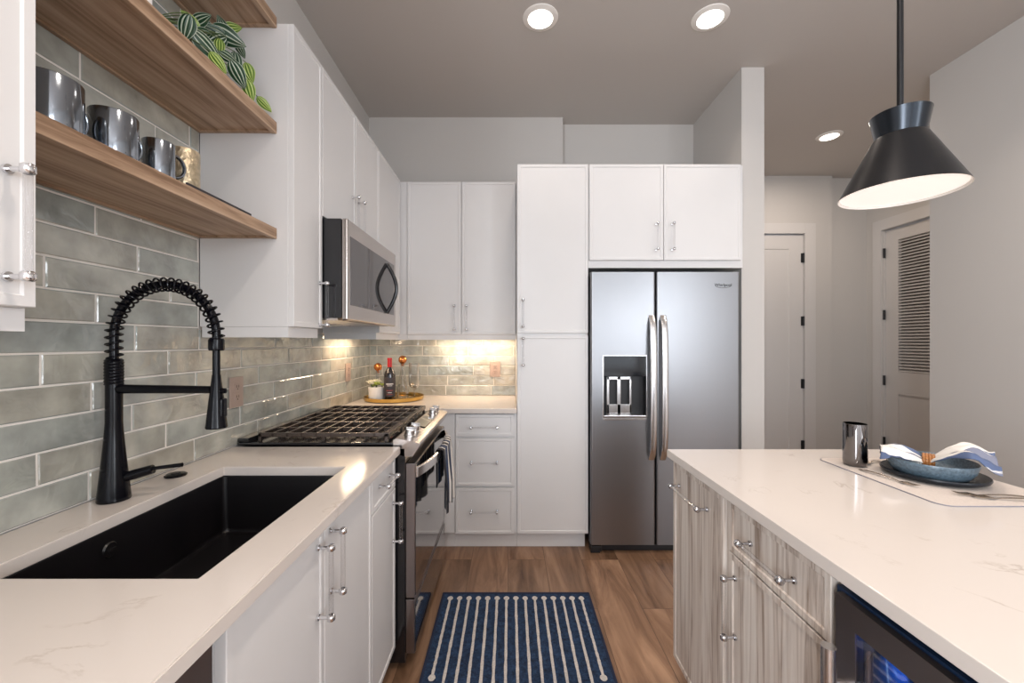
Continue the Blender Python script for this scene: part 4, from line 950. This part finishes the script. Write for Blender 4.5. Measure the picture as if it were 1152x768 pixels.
# wine bottle
bx_, by_ = -0.847, 2.885
c = thing('wine_bottle', (bx_, by_, TZ), 'dark wine bottle with red foil top on the gold tray', 'bottle')
B().lathe([(0, 0.004), (0.030, 0), (0.037, 0.004), (0.0385, 0.012), (0.0385, 0.185), (0.034, 0.205), (0.022, 0.222), (0.0155, 0.236), (0.0145, 0.30), (0, 0.30)], (bx_, by_, TZ), seg=32).build('glass_body', 'wine', c, smooth=50)
B().lathe([(0.0150, 0.236), (0.0158, 0.24), (0.0154, 0.288), (0.0172, 0.290), (0.0172, 0.301), (0.015, 0.303), (0, 0.303)], (bx_, by_, TZ), seg=24, cap=False).build('foil_cap', 'redfoil', c)
b = B(); b.lathe([(0.0389, 0.035), (0.0391, 0.036), (0.0391, 0.165), (0.0389, 0.166)], (bx_, by_, TZ), seg=32, cap=False)
def arcband(z0, z1, a0, a1, mi, r=0.0394):
    n = 8; rows = [[Vector((bx_ + r * math.cos(a0 + (a1 - a0) * k / n), by_ + r * math.sin(a0 + (a1 - a0) * k / n), z)) for k in range(n + 1)] for z in (TZ + z0, TZ + z1)]
    for k in range(n): b.face([rows[0][k], rows[0][k + 1], rows[1][k + 1], rows[1][k]], mi)
fa = -PI / 2 + 0.28
arcband(0.118, 0.126, fa - 0.65, fa + 0.65, 1); arcband(0.108, 0.112, fa - 0.45, fa + 0.45, 1); arcband(0.075, 0.079, fa - 0.6, fa + 0.6, 2); arcband(0.060, 0.064, fa - 0.35, fa + 0.35, 1); arcband(0.048, 0.051, fa - 0.5, fa + 0.5, 2)
b.build('label', ['wine_label', 'labelprint', 'labelred'], c)
# two decanters with copper ball stoppers
def decanter(x, y, ztop, rb, label):
    c = thing('glass_decanter', (x, y, TZ), label, 'decanter', 'glass decanters with copper ball stoppers')
    h = ztop - 0.028 - TZ
    B().lathe([(0, 0), (rb * 0.9, 0), (rb, 0.005), (rb * 0.98, h * 0.22), (rb * 0.55, h * 0.55), (0.016, h * 0.85), (0.015, h), (0.013, h), (0.014, h * 0.85), (rb * 0.5, h * 0.55), (rb * 0.93, h * 0.22), (rb * 0.9, 0.008), (0, 0.006)], (x, y, TZ), seg=32).build('flask', 'glass', c, smooth=60)
    b = B(); b.sphere((x, y, ztop), 0.0305, seg=28); b.lathe([(0.009, 0), (0.012, 0.02)], (x, y, ztop - 0.045), seg=16); b.build('ball_stopper', 'copper', c, smooth=60)
decanter(-0.987, 3.062, 1.150, 0.038, 'glass decanter with copper ball stopper behind the white pot')
decanter(-0.792, 3.02, 1.206, 0.046, 'taller glass decanter with copper ball stopper right of the wine bottle')
gx, gy = -0.700, 3.0
c = thing('glass_goblet', (gx, gy, TZ), 'clear footed glass goblet at the right side of the gold tray', 'glass')
B().lathe([(0, 0.0), (0.036, 0.0), (0.036, 0.003), (0.008, 0.010), (0.0055, 0.03), (0.006, 0.06), (0.014, 0.072), (0.036, 0.095), (0.042, 0.14), (0.041, 0.20), (0.039, 0.262), (0.0375, 0.262), (0.0395, 0.20), (0.040, 0.14), (0.034, 0.098), (0.0, 0.078)], (gx, gy, TZ), seg=36).build('goblet_body', 'glass', c, smooth=60)

# ------------------------------------------------------------------ island
XI = 0.65; fi = FI(XI)                       # carcass front plane; doors reach 0.63
IB = 0.125
def island_cab(name, label, y0, y1):
    c = thing(name, (0.95, (y0 + y1) / 2, 0), label, 'cabinet')
    B().box(XI, 1.25, y0, y1, IB, CB - 0.002).build('body', 'ash', c, smooth=0); B().box(XI + 0.06, 1.24, y0 + 0.001, y1 - 0.001, 0.001, IB - 0.001).build('toe_kick', 'ash', c, smooth=0)
    return c
c = island_cab('pull_out_cabinet', 'grey wood-grain pull-out cabinet at the far end of the island', 1.199, 1.578)
d = panel(fi, 1.207, 1.576, IB + 0.003, 0.880, 'door', c, m='ash'); handle(fi, 1.415, 0.800, 0.215, False, d, mats=('nickel', 'acrylic'))
o = B().box(0.636, 1.25, 1.180, 1.1975, IB, CB - 0.002, bev=0.001).build('island_divider_strip', 'ash', smooth=0)
tag(o, 'thin vertical wood strip between the two island cabinets', 'panel')
c = island_cab('island_drawer_cabinet', 'grey wood-grain island cabinet with one drawer over a door', 0.800, 1.1785)
d = panel(fi, 0.802, 1.176, 0.740, 0.880, 'drawer', c, m='ash'); handle(fi, 0.99, 0.806, 0.165, False, d, mats=('nickel', 'acrylic'))
d = panel(fi, 0.802, 1.176, IB + 0.003, 0.735, 'door', c, m='ash'); handle(fi, 1.145, 0.5905, 0.165, True, d, mats=('nickel', 'acrylic'))
# beverage cooler
c = thing('beverage_cooler', (0.95, 0.48, 0), 'dark stainless glass-door beverage cooler under the near end of the island', 'cooler')
y0, y1 = 0.178, 0.792
b = B(); b.box(1.18, 1.20, y0, y1, 0.02, 0.866); b.box(0.634, 1.18, y0, y0 + 0.02, 0.02, 0.866); b.box(0.634, 1.18, y1 - 0.02, y1, 0.02, 0.866); b.box(0.66, 1.18, y0 + 0.02, y1 - 0.02, 0.84, 0.866); b.box(0.634, 0.66, y0 + 0.02, y1 - 0.02, 0.822, 0.866); b.box(0.66, 1.18, y0 + 0.02, y1 - 0.02, 0.02, 0.11)
b.build('body', 'inside_blue', c, smooth=0)
b = B(); D0, D1 = y0 + 0.002, 0.774
for r_ in ((D0, D0 + 0.043, 0.12, 0.862), (D1 - 0.043, D1, 0.12, 0.862), (D0 + 0.043, D1 - 0.043, 0.12, 0.18), (D0 + 0.043, D1 - 0.043, 0.815, 0.862)): b.box(0.617, 0.632, r_[0], r_[1], r_[2], r_[3])
dd = b.build('door_frame', 'steel_dark', c, smooth=0)
B().box(0.619, 0.624, D0 + 0.0432, D1 - 0.0432, 0.1802, 0.8148).build('door_pane', 'pane', dd, smooth=0)
b = B(); b.cyl((0.586, 0.752, 0.25), (0.586, 0.752, 0.776), 0.0125, seg=24); 
for zz_ in (0.31, 0.706): b.cyl((0.588, 0.752, zz_), (0.6165, 0.752, zz_), 0.008, seg=16)
b.build('handle', 'steel_h', dd)
for zz_ in (0.60, 0.36): 
    b = B()
    for k in range(12): b.cyl((0.67 + k * 0.04, y0 + 0.021, zz_), (0.67 + k * 0.04, y1 - 0.021, zz_), 0.003, seg=8)
    b.cyl((0.67, y0 + 0.03, zz_ - 0.005), (1.15, y0 + 0.03, zz_ - 0.005), 0.003, seg=8); b.cyl((0.67, y1 - 0.03, zz_ - 0.005), (1.15, y1 - 0.03, zz_ - 0.005), 0.003, seg=8)
    b.build('wire_rack', 'steel_h', c)
labs = ['blue bottle in the cooler, farthest from the camera', 'blue bottle in the cooler with the white label, second from the far end', 'blue bottle in the cooler, third from the far end', 'blue bottle in the cooler, nearest the camera']
for k, yb in enumerate((0.733, 0.655, 0.577, 0.499)):
    cb = thing('water_bottle', (0.674, yb, 0.6035), labs[k], 'bottle', 'blue bottles in the beverage cooler')
    B().lathe([(0, 0), (0.033, 0), (0.034, 0.004), (0.034, 0.13), (0.024, 0.155), (0.014, 0.17), (0.014, 0.205), (0, 0.205)], (0.674, yb, 0.6035), seg=24).build('glass_body', 'blueglass', cb, smooth=50)
    B().lathe([(0.0342, 0.04), (0.0344, 0.041), (0.0344, 0.125), (0.0342, 0.126)], (0.674, yb, 0.6035), seg=24, cap=False).build('label', 'labelprint' if k in (1,) else 'blueglass', cb)
light('cooler_interior_glow', 'AREA', (0.74, 0.48, 0.832), 4.5, (0.35, 0.6, 1.0), 0.18, 0.5, (0, 0, 0))
c = thing('island_near_cabinet', (0.95, -0.25, 0), 'grey wood-grain island cabinet at the near end, behind the beverage cooler', 'cabinet')
B().box(XI, 1.25, -0.66, 0.17, IB, CB - 0.002).build('body', 'ash', c, smooth=0); B().box(XI + 0.06, 1.24, -0.66, 0.17, 0.001, IB - 0.001).build('toe_kick', 'ash', c, smooth=0)
panel(fi, -0.655, -0.245, IB + 0.003, 0.880, 'door', c, m='ash'); panel(fi, -0.241, 0.168, IB + 0.003, 0.880, 'door', c, m='ash')

# ------------------------------------------------------------------ place setting
b = B(); P = []
def rpoly(x0, x1, y0, y1, r, n=6):
    Q = []
    for cx, cy_, a in ((x1 - r, y1 - r, 0), (x0 + r, y1 - r, PI / 2), (x0 + r, y0 + r, PI), (x1 - r, y0 + r, 3 * PI / 2)):
        for k in range(n + 1): Q.append((cx + r * math.cos(a + PI / 2 * k / n), cy_ + r * math.sin(a + PI / 2 * k / n)))
    return Q
PZ = CZ + 0.0004
b.prism(rpoly(1.106, 1.470, 1.042, 1.480, 0.035), PZ, PZ + 0.0022, mi=1)
b.prism(rpoly(1.1085, 1.4675, 1.0445, 1.4775, 0.033), PZ + 0.0005, PZ + 0.0026, mi=0)
o = b.build('placemat', ['placemat', 'placeedge']); tag(o, 'blush rounded placemat with a grey hem on the island top', 'placemat')
PT = PZ + 0.003
pcx, pcy = 1.311, 1.268
o = B().lathe([(0, 0), (0.090, 0), (0.106, 0.003), (0.120, 0.010), (0.1225, 0.016), (0.1205, 0.020), (0.116, 0.019), (0.106, 0.009), (0.08, 0.0065), (0, 0.0065)], (pcx, pcy, PT), seg=56).build('dinner_plate', 'plate', smooth=60)
tag(o, 'round charcoal dinner plate under the blue bowl', 'plate')
bcx, bcy = 1.300, 1.265; BZ = PT + 0.0072
o = B().lathe([(0, 0), (0.070, 0), (0.084, 0.005), (0.098, 0.024), (0.1045, 0.047), (0.1032, 0.0505), (0.1005, 0.048), (0.094, 0.026), (0.080, 0.010), (0, 0.008)], (bcx, bcy, BZ), seg=56).build('serving_bowl', 'bowl', smooth=60)
tag(o, 'shallow speckled blue bowl holding the striped napkin', 'bowl')
# napkin through a ring
ax_ = Vector((0.707, -0.707, 0)); pr_ = Vector((0.707, 0.707, 0)); NC = Vector((1.300, 1.255, BZ))
RT = -0.012                                 # where the ring pinches, along ax_
def nap(u, v):
    s = -0.122 + 0.248 * v                  # along
    k = (s - RT); ak = abs(k); side = 1 if k > 0 else -1
    open_ = min(1, ak / 0.075) ** 0.8
    ph = (u - 0.5) * 2
    wd = 0.012 + (0.084 if side > 0 else 0.058) * open_
    nz = noise.noise(Vector((s * 22, ph * 2.2 + side * 5, 3.1))); n2 = noise.noise(Vector((s * 45 + 9, ph * 5, 7.7)))
    crest = (0.046 if side > 0 else 0.022) * math.sin(PI * min(0.80, ak / (0.16 if side > 0 else 0.13))) ** 0.8
    z = 0.036 + crest + (0.003 + 0.012 * open_) * math.sin(ph * PI * 2.6 + 1.0 + side * 0.7) * 0.7 + open_ * (0.011 * nz + 0.005 * n2) + (1 - ph * ph) * 0.012 * open_
    if side > 0 and ak > 0.10: z -= (ak - 0.10) * 0.18 * (1 - ph)
    q = NC + ax_ * (s + 0.008 * nz * open_) + pr_ * (ph * wd + 0.010 * n2 * open_); d = math.hypot(q.x - bcx, q.y - bcy)
    z = max(z, 0.026) if d < 0.07 else max(z, 0.026 + (d - 0.07) / 0.02 * 0.030) if d < 0.09 else max(z, 0.056) if d < 0.115 else z
    return q + Z * z
b = B(); b.grid(nap, 44, 44, uvfn=lambda u, v: ((u * 0.9 + 0.10 * math.sin(v * 4) + 0.04) % 1.0, v))
o = b.build('cloth_napkin', 'napkin', smooth=70, fix=False); sm = o.modifiers.new('thickness', 'SOLIDIFY'); sm.thickness = 0.003; sm.offset = 0
tag(o, 'blue and white striped cloth napkin gathered in the bowl', 'napkin')
b = B(); rc = NC + ax_ * RT + Z * 0.043
for off in (-0.009, -0.002, 0.005, 0.012):
    pts = [rc + ax_ * off + (pr_ * math.cos(2 * PI * k / 24) * 0.0215 + Z * math.sin(2 * PI * k / 24) * 0.0205) for k in range(25)]
    b.tube(pts, 0.0042, 8, cap=False)
o = b.build('napkin_ring', 'ringwood', smooth=60); tag(o, 'amber wooden napkin ring around the striped napkin', 'napkin ring')
# tumbler
tx, ty, tr, th = 1.172, 1.388, 0.034, 0.142
o = B().lathe([(0, 0), (tr * 0.8, 0), (tr * 0.95, 0.005), (tr, 0.016), (tr, th - 0.012), (tr * 0.985, th), (tr * 0.94, th), (tr * 0.93, 0.02), (0, 0.012)], (tx, ty, PT), seg=40).build('tumbler', 'tumbler', smooth=50)
tag(o, 'tall smoky mirrored tumbler on the placemat', 'tumbler')
# cutlery
def utensil(kind, p0, p1, name, label, group=None):
    p0, p1 = Vector(p0), Vector(p1); d = (p1 - p0).normalized(); s = Vector((-d.y, d.x, 0)); L = (p1 - p0).length; b = B(); z = PT + 0.002
    def pt(a, w_, h): q = p0 + d * a + s * w_; return Vector((q.x, q.y, z + h))
    n = 10; pts = [pt(L * 0.30 + L * 0.70 * k / n, 0, 0.001 + 0.004 * math.sin(PI * k / n)) for k in range(n + 1)]
    b.tube(pts, [0.0022 + 0.0026 * (k / n) for k in range(n + 1)], 8, sx=0.45, sy=1.0, up=(0, 0, 1))
    if kind == 'spoon':
        t = bmesh.new(); bmesh.ops.create_uvsphere(t, u_segments=20, v_segments=12, radius=1)
        for v in t.verts: v.co = pt(L * 0.16 + v.co.x * L * 0.165, v.co.y * 0.017, 0.0015 + (0.0045 * (v.co.x ** 2 + v.co.y ** 2)) + v.co.z * 0.001)
        b.merge(t)
    elif kind == 'fork':
        b.tube([pt(L * 0.31, 0, 0.001), pt(L * 0.26, 0, 0.002), pt(L * 0.20, 0, 0.0035)], [0.0024, 0.007, 0.010], 10, sx=0.2, sy=1.0, up=(0, 0, 1))
        for w_ in (-0.0078, -0.0026, 0.0026, 0.0078): b.tube([pt(L * 0.21, w_, 0.0035), pt(L * 0.10, w_, 0.003), pt(0, w_, 0.006)], [0.0015, 0.0014, 0.0008], 6)
    else:
        b.tube([pt(L * 0.31, 0, 0.0015), pt(L * 0.20, 0.001, 0.0012), pt(L * 0.08, 0, 0.001), pt(0, -0.003, 0.001)], [0.003, 0.009, 0.0095, 0.002], 8, sx=0.12, sy=1.0, up=(0, 0, 1))
    o = b.build(name, 'cutlery', smooth=60); tag(o, label, kind, group)
utensil('spoon', (1.205, 1.395, 0), (1.290, 1.425, 0), 'spoon', 'small gold-toned spoon just behind the tumbler')
utensil('fork', (1.169, 1.170, 0), (1.142, 1.335, 0), 'fork', 'fork lying alone on the left side of the placemat')
utensil('fork', (1.215, 1.118, 0), (1.395, 1.088, 0), 'fork', 'fork nearer the plate in the pair at the front of the placemat')
utensil('fork', (1.238, 1.096, 0), (1.415, 1.062, 0), 'fork', 'fork nearer the placemat hem in the front pair')

# ------------------------------------------------------------------ pendant lamp
PX, PY = 1.098, 1.15
c = thing('pendant_lamp', (PX, PY, CEIL), 'black cone pendant lamp with flared collar over the island', 'lamp')
B().lathe([(0.0, 0), (0.06, 0), (0.06, 0.018), (0.012, 0.022)], (PX, PY, CEIL - 0.0005), (0, 0, -1), 28).build('ceiling_canopy', 'pend', c)
B().cyl((PX, PY, 1.93), (PX, PY, CEIL - 0.02), 0.0075, seg=16).build('rod', 'pend', c)
B().lathe([(0.0, 0.012), (0.053, 0.010), (0.0545, 0.0), (0.0665, 0.066), (0.065, 0.066), (0.053, 0.012)], (PX, PY, 1.908), seg=48, cap=False).build('collar', 'bluetop', c, smooth=50)
b = B(); b.lathe([(0.0, 0.160), (0.058, 0.159), (0.062, 0.152), (0.1375, 0.003), (0.1385, 0.0)], (PX, PY, 1.752), seg=64, cap=False)
b.build('lamp_shade', 'pend', c, smooth=45)
b = B(); b.lathe([(0.1385, 0.0), (0.1365, 0.0), (0.1358, 0.004), (0.060, 0.150), (0, 0.155)], (PX, PY, 1.752), seg=64, cap=False, mi=0); b.build('shade_lining', 'white_in', c, smooth=45)
B().lathe([(0.0, 0.0), (0.1325, 0.0), (0.1325, 0.003), (0, 0.004)], (PX, PY, 1.758), seg=64).build('diffuser', 'glow', c, smooth=0)
light('pendant_glow', 'AREA', (PX, PY, 1.750), 1.1, (1.0, 0.88, 0.78), 0.24, None, (0, 0, 0), 'DISK')

# ------------------------------------------------------------------ recessed ceiling lights
c0 = thing('recessed_light', (CANS[0][0], CANS[0][1], CEIL), 'recessed ceiling light above the rug, left of the two kitchen ones', 'light', 'round recessed ceiling lights')
B().lathe([(0.098, 0.0003), (0.096, 0.004), (0.072, 0.010), (0.069, 0.010), (0.069, 0.0003)], (CANS[0][0], CANS[0][1], CEIL), (0, 0, -1), 40, cap=False).build('trim_ring', 'white_in', c0)
B().lathe([(0, 0.006), (0.0685, 0.006), (0.0685, 0.001)], (CANS[0][0], CANS[0][1], CEIL), (0, 0, -1), 40, cap=False).build('lens', 'canglow', c0, smooth=0)
cl = ['recessed ceiling light in front of the refrigerator partition', 'recessed ceiling light in the hallway near the doors', 'recessed ceiling light over the sink aisle, behind the picture top', 'recessed ceiling light in the room behind, left side', 'recessed ceiling light in the room behind, right side', 'recessed ceiling light over the seating side of the island, near the right wall']
for (cx, cyy), lb in zip(CANS[1:], cl):
    c = copy_tree(c0); c.location = (cx, cyy, CEIL); c['label'] = lb

# ------------------------------------------------------------------ rug
b = B(); rx0, rx1, ry0, ry1 = -0.352, 0.418, 0.95, 2.166
b.box(rx0, rx1, ry0, ry1, 0.0008, 0.009, mi=0, bev=0.002)
for r_ in ((rx0 - 0.003, rx0 + 0.009, ry0, ry1), (rx1 - 0.009, rx1 + 0.003, ry0, ry1), (rx0, rx1, ry1 - 0.012, ry1 + 0.003), (rx0, rx1, ry0 - 0.003, ry0 + 0.012)):
    b.box(*r_, 0.0008, 0.0105, mi=2, bev=0.002)
rnd = random.Random(3)
for k in range(15):
    x = -0.308 + 0.679 * k / 14; ye = 1.615 if k in (0, 14) else 1.02; ys = 2.118; n = 40; ph = rnd.uniform(0, 6)
    L_ = []
    pa, pb = [], []
    for i in range(n + 1):
        y = ye + (ys - ye) * i / n; w_ = 0.0060 + 0.0006 * math.sin(i * 2.1 + ph) + 0.0006 * rnd.uniform(-1, 1); xo = x + 0.0004 * math.sin(i * 0.9 + ph)
        pa.append(Vector((xo - w_, y, 0.0098))); pb.append(Vector((xo + w_, y, 0.0098)))
    for i in range(n): b.face([pa[i], pb[i], pb[i + 1], pa[i + 1]], 1)
    for yy in (ys, ye):
        pts = [Vector((x + 0.0145 * math.cos(2 * PI * q / 12) * (1 + 0.1 * rnd.uniform(-1, 1)), yy + 0.017 * math.sin(2 * PI * q / 12), 0.0100)) for q in range(12)]
        b.face(pts, 1)
o = b.build('striped_rug', ['rug', 'rugwhite', 'rugedge'], smooth=0, fix=False)
tag(o, 'navy blue rug with long white stripes on the wood floor', 'rug')
